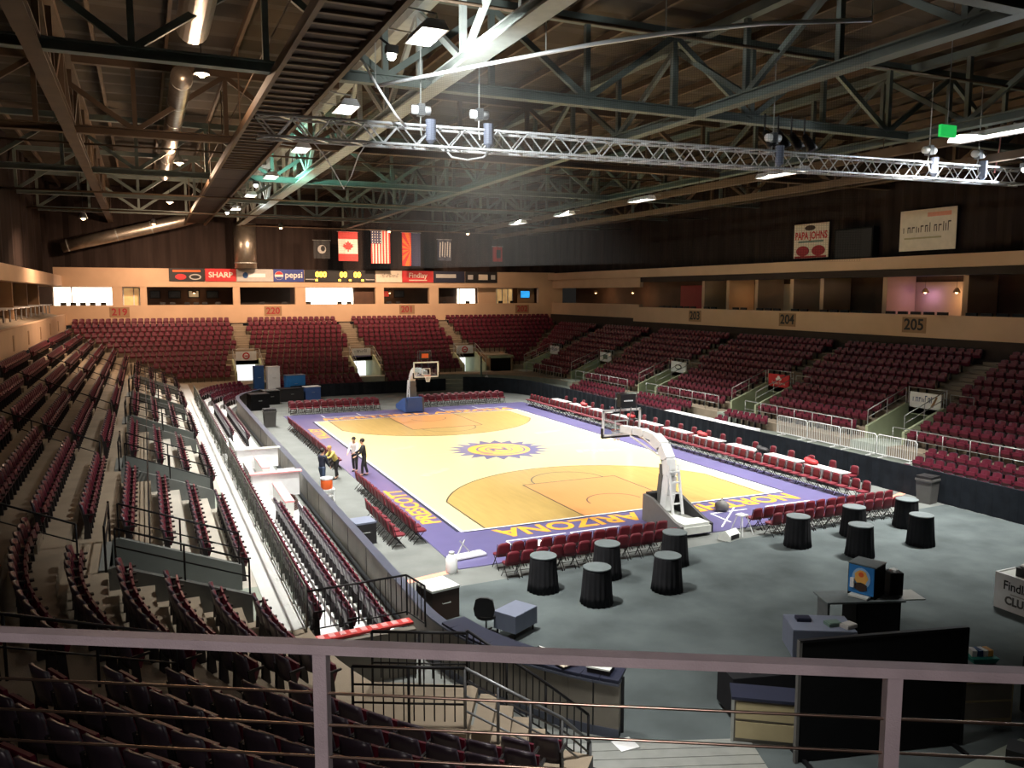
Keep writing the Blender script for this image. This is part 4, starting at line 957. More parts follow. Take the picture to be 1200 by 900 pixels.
for sy in (-1, 1): line((-HX, sy*(HY+0.03)), (HX, sy*(HY+0.03)), 0.10, 'white_paint', 0.037, 'boundary_line'); line((-HX, sy*(HY+0.14)), (HX, sy*(HY+0.14)), 0.08, 'navy', 0.036, 'boundary_outline')
# sunburst logo
ang = [2*PI*k/40 for k in range(40)]
lg = decal('sunburst', [((2.95 if k % 2 == 0 else 2.15)*math.cos(a), (2.95 if k % 2 == 0 else 2.15)*math.sin(a)) for k, a in enumerate(ang)], 'purple', 0.038)
decal('logo_disc', [(1.78*math.cos(a), 1.78*math.sin(a)) for a in ang], 'orange_paint', 0.041)
ring('logo_ring', 0, 0, 1.18, 1.3, 0.3, PI+0.9, 'purple', 0.044); ring('logo_ring', 0, 0, 1.4, 1.52, PI+0.4, 2*PI+0.2, 'purple', 0.044); ring('logo_ring', 0, 0, 0.72, 0.8, 0, 2*PI, 'purple', 0.044)
obj('logo_stroke', MB().prism([(-0.5, -0.35), (-0.3, -0.35), (-0.3, 0.1), (0.25, -0.35), (0.5, -0.35), (0.5, 0.4), (0.3, 0.4), (0.3, -0.05), (-0.25, 0.4), (-0.5, 0.4)], 0.04, 0.045), 'purple', ct)
# lettering on the border
lettering(ct, 'NORTHERN ARIZONA', 1.42, 'orange_paint', (0.52, -15.1, 0.036), (0, 0, PI), depth=0.002, xscale=0.98, bold=0.04)
lettering(ct, 'NORTHERN ARIZONA', 1.3, 'orange_paint', (0.3, 15.1, 0.036), (0, 0, 0), depth=0.002, xscale=1.1, bold=0.03)
lettering(ct, 'PRESCOTT', 1.05, 'orange_paint', (-8.25, -9.95, 0.036), (0, 0, PI/2), depth=0.002, xscale=1.16, bold=0.03)
lettering(ct, 'VALLEY', 1.05, 'orange_paint', (-8.25, 9.5, 0.036), (0, 0, PI/2), depth=0.002, xscale=1.1, bold=0.03)
for k, (x, y, w_, h_, a) in enumerate(((-4.9, 2.6, 1.9, 0.8, 0.4), (-5.2, -4.2, 2.2, 0.7, 0.6), (5.0, -2.6, 2.6, 0.8, -0.3), (5.2, 4.2, 2.0, 0.6, 0.2))):
    mb = MB()
    for i in range(6): mb.box((i-2.5)*w_/6, (0.1 if i % 2 else -0.1)*h_, 0.0, w_/9, h_*(0.6+0.3*(i % 3 == 0)), 0.003)
    o = obj('faded_print', mb, 'faded', ct, (x, y, 0.037), a)
# lane marks painted beyond the base lines
for s in (-1, 1):
    for x0, x1 in ((-6.6, -4.2), (-4.0, -1.9), (2.4, 4.2), (5.2, 7.6)):
        line((x0, s*16.1), (x1, s*16.1), 0.07, 'white_paint', 0.035, 'bench_mark'); line((x0, s*16.1), (x0-0.05, s*17.4), 0.07, 'white_paint', 0.035, 'bench_mark')
line((4.0, -15.6), (1.6, -17.8), 0.06, 'white_paint', 0.035, 'bench_mark')

# ------------------------------------------------------------------ baskets
def basket(loc, rz, label, padded):
    """portable basket: local origin under the backboard, goal faces local +y; base lies behind"""
    t = thing('basketball_hoop', label, 'basketball hoop', loc, rz)
    fr = MB()
    for z in (2.94, 3.97): fr.box(0, 0, z, 1.86, 0.06, 0.09)
    for sx in (-1, 1): fr.box(sx*0.89, 0, 3.455, 0.09, 0.06, 1.1)
    bb = obj('backboard', B(0, 0, 3.455, 1.74, 0.02, 1.0), 'glass', t); obj('board_frame', fr, 'white', bb)
    sq = MB()
    for z in (3.07, 3.52): sq.box(0, 0.015, z, 0.62, 0.02, 0.05)
    for sx in (-1, 1): sq.box(sx*0.29, 0.015, 3.3, 0.05, 0.02, 0.45)
    obj('target_square', sq, 'white', bb); obj('edge_padding', MB().box(0, 0, 2.86, 1.9, 0.09, 0.08).box(-0.95, 0, 3.05, 0.07, 0.09, 0.4).box(0.95, 0, 3.05, 0.07, 0.09, 0.4), 'print_black', bb)
    rim = [(0.225*math.cos(2*PI*k/20), 0.38+0.225*math.sin(2*PI*k/20), 3.05) for k in range(21)]
    ro = obj('rim', MB().tube(rim, 0.012, 6), 'orange', t, smooth=True); nt_ = MB()
    for k in range(12):
        a = 2*PI*k/12
        for e in (-1, 1):
            b1 = a+e*0.35; b2 = a+e*0.1
            nt_.tube([(0.225*math.cos(a), 0.38+0.225*math.sin(a), 3.04), (0.17*math.cos(b1), 0.38+0.17*math.sin(b1), 2.84), (0.12*math.cos(b2), 0.38+0.12*math.sin(b2), 2.62)], 0.009, 4)
    obj('net', nt_, 'white', ro)
    arm = [(0, -0.1, 3.2), (0, -0.9, 3.24), (0, -1.7, 3.28), (0, -2.5, 3.2), (0, -3.05, 2.95), (0, -3.4, 2.5), (0, -3.5, 1.9), (0, -3.45, 1.2), (0, -3.3, 0.55)]
    am = MB()
    for i in range(len(arm)-1): am.beam(arm[i], arm[i+1], 0.28 if i < 3 else 0.40, 0.28 if i < 3 else 0.40, up=(0, 1, 0.3) if i > 4 else (0, 0, 1))
    for i in range(1, len(arm)-1): am.tube([Vector(arm[i])-Vector((0.17, 0, 0)), Vector(arm[i])+Vector((0.17, 0, 0))], 0.17, 10)
    obj('arm', am, 'white', t)
    obj('arm_padding', MB().beam((0, -3.2, 2.3), (0, -3.24, 1.9), 0.42, 0.2, up=(0, 1, 0)).beam((0, -3.24, 1.9), (0, -3.05, 0.5), 0.46, 0.24, up=(0, 1, 0)), 'box_grey', t)
    for sx in (-1, 1):
        obj('strut', MB().beam((sx*0.2, -3.75, 2.35), (sx*0.22, -4.1, 0.5), 0.07, 0.1), 'white', t); obj('strut', MB().beam((sx*0.2, -1.0, 3.05), (sx*0.12, -2.9, 2.6), 0.05, 0.06), 'white', t)
    for z in (0.9, 1.3, 1.7, 2.1): obj('cross_brace', B(0, -3.98+0.1*(z-0.9), z, 0.42, 0.05, 0.06), 'white', t)
    obj('front_padding', MB().prism_yz([(-2.75, 0.05), (-2.95, 1.2), (-3.25, 1.25), (-3.2, 0.9), (-4.6, 0.35), (-4.6, 0.05)], -0.72, 0.72) if False else MB().prism_xz([(-0.62, 0.06), (0.62, 0.06), (0.55, 1.15), (-0.55, 1.15)], -3.05, -2.75), padded, t)
    for sx in (-1, 1): obj('side_padding', MB().prism_yz([(-2.76, 0.06), (-2.8, 1.1), (-3.4, 1.05), (-4.9, 0.5), (-5.3, 0.42), (-5.3, 0.06)], sx*0.66-0.06, sx*0.66+0.06), 'box_grey' if sx < 0 else padded, t)
    obj('base_box', MB().box(0, -4.2, 0.24, 1.2, 2.3, 0.26).box(0, -4.95, 0.42, 1.1, 0.7, 0.12), 'white_box', t)
    for sx in (-1, 1):
        for y in (-3.2, -5.1): obj('castor', MB().tube([(sx*0.45-0.03, y, 0.08), (sx*0.45+0.03, y, 0.08)], 0.08, 10), 'black_metal', t)
    sc = obj('shot_clock', MB().box(0, -0.35, 4.42, 0.72, 0.3, 0.52), 'print_black', t); obj('clock_frame', MB().tube([(-0.5, -0.35, 4.0), (-0.5, -0.35, 4.75), (0.5, -0.35, 4.75), (0.5, -0.35, 4.0)], 0.02, 5), 'grey_metal', sc)
    obj('clock_bar', B(0, -0.51, 4.42, 0.42, 0.02, 0.05), 'white', sc); obj('clock_digits', B(0, -0.19, 4.42, 0.5, 0.01, 0.3), 'orange', sc)
    for sx in (-0.25, 0.25): obj('clock_bracket', MB().tube([(sx, -0.35, 4.16), (sx, -0.2, 3.6)], 0.025, 5), 'grey_metal', sc)
    return t
basket((0, -13.1, 0.03), 0, 'portable basketball hoop with a tall white arm near the dark carpet', 'print_black')
basket((0, 13.1, 0.03), PI, 'portable basketball hoop with grey and blue padding at the far end', 'tray_blue')

# ------------------------------------------------------------------ folding chairs
def make_chair():
    t = thing('folding_chair', '', 'chair', (0, 0, 0))
    P = MB(); F = []; nx, nz = 6, 4
    for (dy) in (0, -0.035):
        for j in range(nz+1):
            for i in range(nx+1):
                u = -1+2*i/nx; v = j/nz; F.append((0.23*u*(1-0.14*v**3*abs(u)), -0.19-0.05*v+0.02*u*u+dy, 0.46+0.43*v*(1-0.12*u**4)))
    k = (nx+1)*(nz+1); fs = []
    for j in range(nz):
        for i in range(nx): a = j*(nx+1)+i; fs += [(a, a+1, a+nx+2, a+nx+1), (k+a, k+a+nx+1, k+a+nx+2, k+a+1)]
    for i in range(nx): a = nz*(nx+1)+i; fs += [(a, a+1, k+a+1, k+a), (i+1, i, k+i, k+i+1)]
    for j in range(nz): a = j*(nx+1); b = a+nx; fs += [(a, a+nx+1, k+a+nx+1, k+a), (b, k+b, k+b+nx+1, b+nx+1)]
    P.add(F, fs); obj('backrest', P, 'pad', t, smooth=True)
    obj('seat', MB().prism([(-0.2, -0.18), (0.2, -0.18), (0.22, 0.16), (0.17, 0.23), (-0.17, 0.23), (-0.22, 0.16)], 0.42, 0.475), 'pad', t)
    fl = MB().tube([(0, -0.22, 0.86), (0, -0.12, 0.45), (0, 0.2, 0.0)], 0.014, 5).mesh('front_leg', True); fl.materials.append(M['chair_steel'])
    rl = MB().tube([(0, 0.12, 0.42), (0, -0.27, 0.0)], 0.014, 5).mesh('rear_leg', True); rl.materials.append(M['chair_steel'])
    for sx in (-1, 1): obj('front_leg', fl, None, t, (sx*0.225, 0, 0)); obj('rear_leg', rl, None, t, (sx*0.2, 0, 0))
    obj('stretcher', MB().tube([(-0.2, -0.18, 0.1), (0.2, -0.18, 0.1)], 0.01, 5), 'chair_steel', t); obj('stretcher', MB().tube([(-0.22, 0.12, 0.12), (0.22, 0.12, 0.12)], 0.01, 5), 'chair_steel', t)
    return t
chair = make_chair(); used = [False]
def put_chair(x, y, rz, label, group, z=0.013):
    if not used[0]:
        chair.location = (x, y, z); chair.rotation_euler = (0, 0, rz); chair['label'] = label; chair['group'] = group; used[0] = True
    else: dup(chair, (x, y, z), rz, label, group)
J = lambda a: random.uniform(-a, a)
def chair_row(x0, y0, x1, y1, nn, rz, label, group, z=0.013):
    for i in range(nn):
        f = i/(nn-1); put_chair(x0+(x1-x0)*f+J(.02), y0+(y1-y0)*f+J(.02), rz+J(.05), label, group, z)
chair_row(-7.9, -18.62, -1.75, -18.45, 13, 0, 'maroon folding chair in the front row behind the orange ARIZONA lettering', 'front baseline chairs')
chair_row(-7.95, -19.5, -1.9, -19.35, 13, 0, 'maroon folding chair in the back row beside the round tables', 'back baseline chairs')
chair_row(2.5, -18.5, 9.3, -18.45, 14, 0, 'maroon folding chair in the front row between the tall hoop and the sideline tables', 'front baseline chairs by the sideline')
chair_row(2.7, -19.35, 8.8, -19.3, 13, 0, 'maroon folding chair in the back row between the tall hoop and the bin', 'back baseline chairs by the sideline')
chair_row(-9.5, -14.9, -9.45, -6.3, 16, -PI/2, 'maroon folding chair in the sideline row beside the orange PRESCOTT lettering', 'sideline bench chairs')
chair_row(-9.5, -1.3, -9.6, 12.0, 24, -PI/2, 'maroon folding chair in the sideline row beyond the standing people', 'far sideline bench chairs')
chair_row(-10.35, -15.1, -10.3, -11.4, 7, -PI/2, 'maroon folding chair in the short second row behind the sideline bench', 'second row chairs')
chair_row(9.45, -17.2, 9.5, 16.0, 60, PI/2, 'maroon folding chair in the long sideline row before the white tables', 'long sideline row', 0.042)
for x0, x1, k, g in ((-8.4, -2.2, 12, 'by the far left boards'), (1.7, 8.2, 12, 'beyond the far hoop')):
    chair_row(x0, 18.6, x1, 18.5, k, PI, 'maroon folding chair in the front far baseline row %s' % g, 'far front row '+g)
    chair_row(x0, 19.5, x1, 19.4, k, PI, 'maroon folding chair in the back far baseline row %s' % g, 'far back row '+g)
# chairs behind the press tables, facing the court
chair_row(11.55, -14.6, 11.55, 14.0, 22, PI/2, 'maroon folding chair behind the white press tables, against the black boards', 'press table chairs')

# press tables
pt_ = None
for i, y in enumerate((-14.0, -11.2, -8.2, -5.2, -2.2, 0.8, 3.8, 6.8, 9.8, 12.8)):
    if pt_ is None:
        pt_ = thing('press_table', 'long table under a white cloth between the sideline chairs and the black boards', 'table', (10.65, y, 0), 0, 'white press tables')
        obj('table_top', B(0, 0, 0.735, 0.6, 2.3, 0.03), 'white', pt_); obj('cloth', MB().box(-0.31, 0, 0.55, 0.015, 2.3, 0.4).box(0, 0, 0.757, 0.64, 2.32, 0.012), 'white_cloth', pt_)
        for sx in (-1, 1):
            for sy in (-1, 1): obj('leg', MB().tube([(sx*0.24, sy*1.0, 0.72), (sx*0.24, sy*1.0, 0)], 0.018, 5), 'grey_metal', pt_)
    else: dup(pt_, (10.65, y, 0), 0)
for y, m, lb in ((-13.0, 'red', 'red jacket heaped on a white press table near the bin'), (-9.6, 'print_black', 'black bag lying on a white press table'), (-4.6, 'dull_red', 'dark red jacket heaped on a white press table'), (2.9, 'red', 'red bag slumped on a white press table level with the sunburst'), (9.2, 'dull_red', 'dark red coat on a far press table')):
    t = tag(obj('heaped_jacket', MB().sphere((0, 0, 0.12), 0.3, 10, 6, (0.8, 1.4, 0.45)).sphere((0.05, 0.3, 0.16), 0.18, 8, 5, (1, 1, 0.7)), m, None, (10.65, y, 0.765), smooth=True), lb, 'jacket')

# ------------------------------------------------------------------ cocktail tables
def cocktail():
    t = thing('cocktail_table', '', 'table', (0, 0, 0))
    nseg = 72; wv = lambda a, f: 1+(1-f)*0.055*math.sin(18*a)+0.02*math.sin(5*a)*(1-f)
    obj('pleated_skirt', MB().lathe([(0.46, 0.012), (0.435, 0.3), (0.41, 0.7), (0.395, 1.0), (0.39, 1.07)], nseg, wave=wv), 'tablecloth', t, smooth=True)
    obj('table_top', MB().lathe([(0.40, 1.06), (0.405, 1.075), (0.40, 1.09)], 36), 'table_top', t); obj('pedestal', MB().tube([(0, 0, 0.02), (0, 0, 1.06)], 0.05, 8), 'black_metal', t)
    return t
ctb = None
for x, y, lb in ((-7.55, -21.0, 'round cocktail table in a black pleated skirt closest to the rink boards'), (-6.6, -22.55, 'round black-skirted cocktail table, the front one of the pair before the first'), (-5.2, -20.75, 'round black-skirted cocktail table right behind the folding chairs'),
                 (-4.15, -22.5, 'round black-skirted cocktail table standing before the tall hoop'), (-2.55, -20.6, 'round black-skirted cocktail table at the foot of the tall hoop'), (2.55, -20.75, 'round black-skirted cocktail table alone by the chairs on the hoop\'s far side'),
                 (5.35, -20.6, 'round black-skirted cocktail table against the middle of the second chair block'), (3.7, -22.45, 'round black-skirted cocktail table right behind the drinks machine'), (8.05, -20.6, 'round black-skirted cocktail table at the end of the second chair block'), (6.65, -22.4, 'round black-skirted cocktail table furthest out on the carpet towards the bin')):
    if ctb is None: ctb = cocktail(); ctb.location = (x, y, 0.012); ctb['label'] = lb; ctb['group'] = 'cocktail tables on the carpet'
    else: dup(ctb, (x, y, 0.012), random.uniform(0, 6), lb)

# ------------------------------------------------------------------ bins, boxes and small things on the floor
def bin_(loc, rz, w_, d_, h_, m, label):
    t = thing('rubbish_bin', label, 'bin', loc, rz); a, b = w_/2, d_/2
    obj('body', MB().add([(-a*.85, -b*.85, 0), (a*.85, -b*.85, 0), (a*.85, b*.85, 0), (-a*.85, b*.85, 0), (-a, -b, h_*.85), (a, -b, h_*.85), (a, b, h_*.85), (-a, b, h_*.85)], BOXF), m, t)
    obj('rim', B(0, 0, h_*.88, w_*1.08, d_*1.08, h_*.08), m, t); obj('lid', MB().box(0, 0, h_*0.97, w_, d_, h_*0.1).box(0, -b*0.4, h_*1.02, w_*0.6, d_*0.3, 0.03), 'print_black', t)
bin_((12.0, -18.3, 0), 0.2, 0.68, 0.68, 1.15, 'box_grey', 'tall grey rubbish bin against the black draped boards')
bin_((-10.75, 13.8, 0), 0, 0.8, 0.8, 1.2, 'box_grey', 'dark grey rubbish bin beyond the sideline chairs')
def crate(loc, rz, sz, m, label, lid='white_box', handles=True, name='flight_case', cat='case'):
    t = thing(name, label, cat, loc, rz); obj('body', B(0, 0, sz[2]/2, *sz), m, t); obj('lid', B(0, 0, sz[2]+0.03, sz[0]*1.04, sz[1]*1.04, 0.06), lid, t)
    if handles:
        for sy in (-1, 1): obj('handle', MB().tube([(-0.12, sy*(sz[1]/2+0.01), sz[2]*0.6), (-0.12, sy*(sz[1]/2+0.05), sz[2]*0.6), (0.12, sy*(sz[1]/2+0.05), sz[2]*0.6), (0.12, sy*(sz[1]/2+0.01), sz[2]*0.6)], 0.012, 5), 'galv', t)
    return t
crate((-11.3, -14.0, 0), 0.1, (0.75, 0.8, 0.75), 'print_black', 'dark grey-topped case by the boards near the second chair row', 'grey_cloth')
crate((-11.05, -21.5, 0), 0.2, (0.85, 0.9, 0.85), 'dark_wood', 'dark chest with a pale top standing by the curve of the boards', 'white_box')
t = thing('office_chair', 'black swivel chair with a round back beside the pale-topped chest', 'chair', (-10.3, -23.2, 0.012), -0.6)
obj('backrest', MB().prism_xz([(-0.24, 0.55), (0.24, 0.55), (0.28, 0.75), (0.22, 1.0), (0.1, 1.05), (-0.1, 1.05), (-0.22, 1.0), (-0.28, 0.75)], -0.27, -0.2), 'black_cloth', t); obj('seat', MB().lathe([(0.2, 0.42), (0.27, 0.45), (0.26, 0.52)], 14), 'black_cloth', t); obj('column', MB().tube([(0, 0, 0.08), (0, 0, 0.43)], 0.03, 6), 'grey_metal', t)
for k in range(5):
    a = 2*PI*k/5; obj('spoke', MB().beam((0, 0, 0.08), (0.3*math.cos(a), 0.3*math.sin(a), 0.05), 0.04, 0.04), 'black_metal', t)
t = thing('side_table', 'low table under a grey-blue cloth beside the black swivel chair', 'table', (-9.55, -23.4, 0.012), 0.5); obj('cloth', MB().box(0, 0, 0.62, 0.95, 0.7, 0.03).box(0, -0.35, 0.4, 0.95, 0.02, 0.45).box(-0.47, 0, 0.4, 0.02, 0.7, 0.45).box(0.47, 0, 0.4, 0.02, 0.7, 0.45), 'grey_cloth', t)
for sx in (-1, 1):
    for sy in (-1, 1): obj('leg', B(sx*0.4, sy*0.28, 0.3, 0.04, 0.04, 0.6), 'black_metal', t)
t = thing('water_bottle', 'white plastic drum standing at the corner of the purple border', 'drum', (-9.5, -18.35, 0)); obj('body', MB().lathe([(0.17, 0), (0.19, 0.05), (0.19, 0.45), (0.12, 0.55), (0.08, 0.62)], 14), 'white', t, smooth=True); obj('cap', MB().lathe([(0.09, 0.62), (0.09, 0.68)], 12), 'white_box', t)
t = thing('white_board', 'white folded board lying at the end of the front chair row', 'board', (-8.55, -17.2, 0.031), 0.15); obj('panel', B(0, 0, 0.06, 1.3, 0.45, 0.06), 'white', t); obj('leg', MB().beam((-0.3, 0.1, 0.1), (0.1, 0.3, 0.5), 0.03, 0.03).beam((0.2, 0.1, 0.1), (-0.1, 0.3, 0.5), 0.03, 0.03), 'galv', t)
t = thing('floor_spotlight', 'white floor spotlight shining behind the front chair row', 'lamp', (-5.9, -17.4, 0.031)); obj('base', B(0, 0, 0.05, 0.4, 0.3, 0.1), 'white', t); obj('lens', MB().sphere((0, 0, 0.2), 0.12, 10, 6), 'lamp_glow', t, smooth=True)
t = thing('floor_monitor', 'small grey wedge monitor on the concrete beside the second chair block', 'monitor', (0.9, -19.1, 0), 0.3); obj('cabinet', MB().prism_yz([(-0.25, 0), (0.25, 0), (0.2, 0.25), (-0.05, 0.38), (-0.25, 0.2)], -0.33, 0.33), 'white_box', t); obj('grille', B(0, -0.24, 0.14, 0.5, 0.03, 0.16), 'print_black', t)
t = thing('ball_rack', 'white wire stand at the end of the second chair block', 'stand', (1.75, -18.75, 0.0), 0.2)
for sx in (-1, 1):
    for sy in (-1, 1): obj('leg', MB().tube([(sx*0.12, sy*0.12, 0.7), (sx*0.3, sy*0.3, 0)], 0.018, 5), 'white', t)
obj('top', B(0, 0, 0.72, 0.35, 0.35, 0.04), 'white', t)
t = thing('sack', 'grey round sack on the purple border beside the tall hoop', 'bag', (3.1, -15.9, 0.031)); obj('body', MB().lathe([(0.2, 0), (0.3, 0.1), (0.28, 0.3), (0.12, 0.42)], 12), 'box_grey', t, smooth=True); obj('strap', MB().tube([(-0.15, 0, 0.36), (0, 0, 0.52), (0.15, 0, 0.36)], 0.015, 5), 'print_black', t)
t = thing('drinks_cooler', 'orange drinks cooler on a white stand beside the boards', 'cooler', (-11.3, -7.7, 0)); obj('stand', MB().box(0, 0, 0.55, 0.6, 0.5, 0.04).box(0, 0, 0.28, 0.55, 0.45, 0.03).box(-0.26, -0.2, 0.28, 0.04, 0.04, 0.55).box(0.26, -0.2, 0.28, 0.04, 0.04, 0.55).box(-0.26, 0.2, 0.28, 0.04, 0.04, 0.55).box(0.26, 0.2, 0.28, 0.04, 0.04, 0.55), 'white', t); obj('tank', MB().lathe([(0.22, 0.57), (0.25, 0.62), (0.25, 0.95), (0.23, 0.98)], 16), 'orange', t, smooth=True); obj('lid', MB().lathe([(0.26, 0.98), (0.26, 1.05), (0.1, 1.08)], 16), 'white', t)
t = thing('white_cone_drape', 'white draped stand in front of the black portal', 'stand', (10.6, 27.6, 0)); obj('drape', MB().lathe([(0.35, 0), (0.3, 0.6), (0.2, 1.1), (0.08, 1.3)], 14), 'white_cloth', t, smooth=True); obj('pole', MB().tube([(0, 0, 0), (0, 0, 1.6)], 0.02, 5), 'galv', t)
t = thing('camera_post', 'tall green-grey post by the far portal', 'post', (10.7, 29.2, 0)); obj('pole', MB().tube([(0, 0, 0.05), (0, 0, 3.0)], 0.09, 8), 'green_grey', t); obj('foot', MB().lathe([(0.3, 0.0), (0.28, 0.3), (0.25, 0.9)], 10), 'green_grey', t)
# far left crates, skirted tables and stacked equipment beside the boards
for loc, sz, m, lid, lb in (((-7.3, 27.0, 0), (1.9, 1.2, 1.0), 'print_black', 'print_black', 'long black road case by the far left boards'), ((-9.1, 25.4, 0), (1.2, 1.0, 1.1), 'black_panel', 'box_grey', 'black road case with a grey lid in the far left corner'),
                         ((-5.5, 27.2, 0), (1.3, 0.8, 1.05), 'tray_blue', 'white', 'white-framed blue board cart beside the far boards'), ((-10.4, 22.6, 0), (1.4, 1.2, 1.2), 'black_panel', 'print_black', 'large black cabinet inside the far left boards'), ((-6.6, 28.9, 0.22), (1.6, 0.8, 1.7), 'sky', 'grey_cloth', 'pale blue stacked carton behind the road cases'), ((-8.4, 28.8, 0.5), (1.0, 0.7, 2.2), 'white', 'white', 'tall white cabinet behind the road cases'), ((-9.6, 28.6, 0.5), (0.8, 0.5, 2.3), 'ink_blue', 'blue', 'tall blue striped locker beside the white cabinet')):
    crate(loc, 0.15, sz, m, lb, lid)
# left platform: camera well counters, pink ledges
t = thing('camera_counter', 'white L-shaped counter in the camera well beside the boards', 'counter', (XL-1.3, -6.4, 0.0)); obj('panel', B(0, -1.3, 0.95, 1.9, 0.12, 1.0), 'white', t); obj('side_panel', B(-0.95, 0.1, 0.95, 0.1, 2.8, 1.0), 'white_box', t); obj('ledge', B(0, -1.3, 1.47, 2.1, 0.4, 0.05), 'pink_ledge', t); obj('cupboard', B(0.55, -0.7, 0.95, 0.7, 0.7, 0.9), 'white', t); obj('door', B(0.55, -1.06, 0.95, 0.62, 0.03, 0.8), 'white_box', t)
t = thing('camera_counter', 'white counter with a pale front farther along the camera well', 'counter', (XL-1.3, -0.4, 0.0)); obj('panel', B(0, -1.3, 0.95, 1.9, 0.12, 0.9), 'white', t); obj('ledge', B(0, -1.3, 1.42, 2.1, 0.3, 0.05), 'white_box', t); obj('side_panel', B(-0.95, 0.6, 0.95, 0.1, 3.6, 0.9), 'white_box', t)
for y, L_, lb in ((-9.9, 3.4, 'long pink-topped ledge in the camera well by the boards'), (-3.6, 3.0, 'shorter pink-topped ledge between the two white counters')):
    t = thing('pink_ledge', lb, 'ledge', (XL-1.35, y, 0.5)); obj('front', B(0, 0, 0.3, 0.3, L_, 0.6), 'white_box', t); obj('top', B(0, 0, 0.63, 0.36, L_, 0.06), 'pink_ledge', t)
t = thing('cable_pile', 'brown heap of coiled cable on the platform inside the boards', 'cable', (XL-0.85, -8.6, 0.22))
for k in range(5): obj('coil', MB().tube([((0.28-0.02*k)*math.cos(2*PI*j/16), (0.9-0.05*k)*math.sin(2*PI*j/16), 0.05+0.06*k+0.03*math.sin(j)) for j in range(17)], 0.035, 6), 'dark_wood', t, smooth=True)
# end of the platform: red edge, concrete cheek, picket gate
ew = struct('wall_platform_end', MB().box(XL-1.75, -24.55, 0.55, 2.4, 0.2, 1.1), 'dasher', 'grey end wall of the white platform', cat='wall')
t = thing('red_edge_strip', 'red and white edging strip along the end of the white platform', 'strip', (XL-2.95, -24.45, 1.15), math.atan2(0.2, 2.4))
obj('edge_bar', B(1.2, 0, 0, 2.42, 0.3, 0.05), 'red_strip', t)
for k in range(9): obj('white_block', B(0.25+0.25*k, 0.02, 0.028, 0.14, 0.2, 0.012), 'pink_ledge', t)
railing([(XL-2.9, -23.9, 1.1), (XL-0.5, -23.75, 1.1)], 1.0, 'black_metal', 'black picket railing across the end of the white platform', (0.08,), 1.2, 0.022, 'picket_railing', None, 0.13)
railing([(XL-0.5, -23.75, 1.1), (XL-0.25, -24.4, 1.0)], 1.0, 'black_metal', 'short black picket return at the corner of the platform end', (0.08,), 0.7, 0.022, 'picket_railing', None, 0.13)

# ================================================================== NEAR CORNER AND CONCOURSE
ch = MB(); a = math.radians(227); ca, sa = math.cos(a), math.sin(a)
for n in range(10):
    d0, d1 = ROW_D(n); r0, r1 = RN+d0, RN+d1; z = ROW_Z(n)
    ch.quad((CN[0]+r0*ca, CN[1]+r0*sa, 0), (CN[0]+r1*ca, CN[1]+r1*sa, 0), (CN[0]+r1*ca, CN[1]+r1*sa, z), (CN[0]+r0*ca, CN[1]+r0*sa, z))
struct('wall_terrace_end', ch, 'concrete', 'stepped concrete cheek where the curved rows end', cat='wall')
RU = Vector((0.8714, -0.4906, 0)); RNV = Vector((-0.4906, -0.8714, 0)); R0 = Vector((-17.66, -39.87, 0))
q = [R0-RU*6+RNV*(-0.08), R0+RU*7+RNV*(-0.08), R0+RU*7+RNV*9, R0-RU*6+RNV*9]
struct('floor_concourse', MB().prism([(p.x, p.y) for p in q], 6.55, 6.75), 'suite_dark', 'dark concourse floor behind the balcony railing', cat='floor')
struct('wall_concourse_front', MB().beam(R0-RU*6+Vector((0, 0, 5.4)), R0+RU*7+Vector((0, 0, 5.4)), 0.16, 2.4), 'suite_dark', 'dark wall under the balcony railing', cat='wall')
br = thing('balcony_railing', 'purple-grey steel balcony railing with thin horizontal cables', 'railing', (R0.x, R0.y, 6.75), math.atan2(RU.y, RU.x))
obj('top_rail', MB().box(0.4, 0, 1.033, 11, 0.05, 0.03), 'rail_paint', br)
pm = MB().box(0, 0, 0.51, 0.042, 0.042, 1.02).mesh('post'); pm.materials.append(M['rail_paint'])
for k in range(-3, 5): obj('post', pm, None, br, (1.69*k, 0, 0))
cm = MB().tube([(-5.1, 0, 0), (6.8, 0, 0)], 0.0045, 6).mesh('cable', True); cm.materials.append(M['cable'])
for k in range(9): obj('cable', cm, None, br, (0, 0, 0.885-0.104*k))

lp = R0+RNV*4.2+RU*0.6
t = thing('rail_fill_lamp', 'unseen strip lamp added on the concourse to light the balcony railing', 'lamp', (lp.x, lp.y, 10.4), math.atan2(RU.y, RU.x)); obj('housing', B(0, 0, 0.06, 2.4, 0.2, 0.1), 'white', t); obj('diffuser', B(0, 0, 0.0, 2.3, 0.16, 0.03), 'lamp_glow', t); obj('stem', B(0, 0, 4.2, 0.04, 0.04, 8.2), 'grey_metal', t)
area_light('rail_fill_light', (lp.x, lp.y, 10.36), (R0.x-RNV.x*0.5, R0.y-RNV.y*0.5, 7.2), 2.2, 0.2, 45, (1.0, 0.88, 0.84), math.radians(80))  # unseen lamp behind the camera, added so the railing is lit
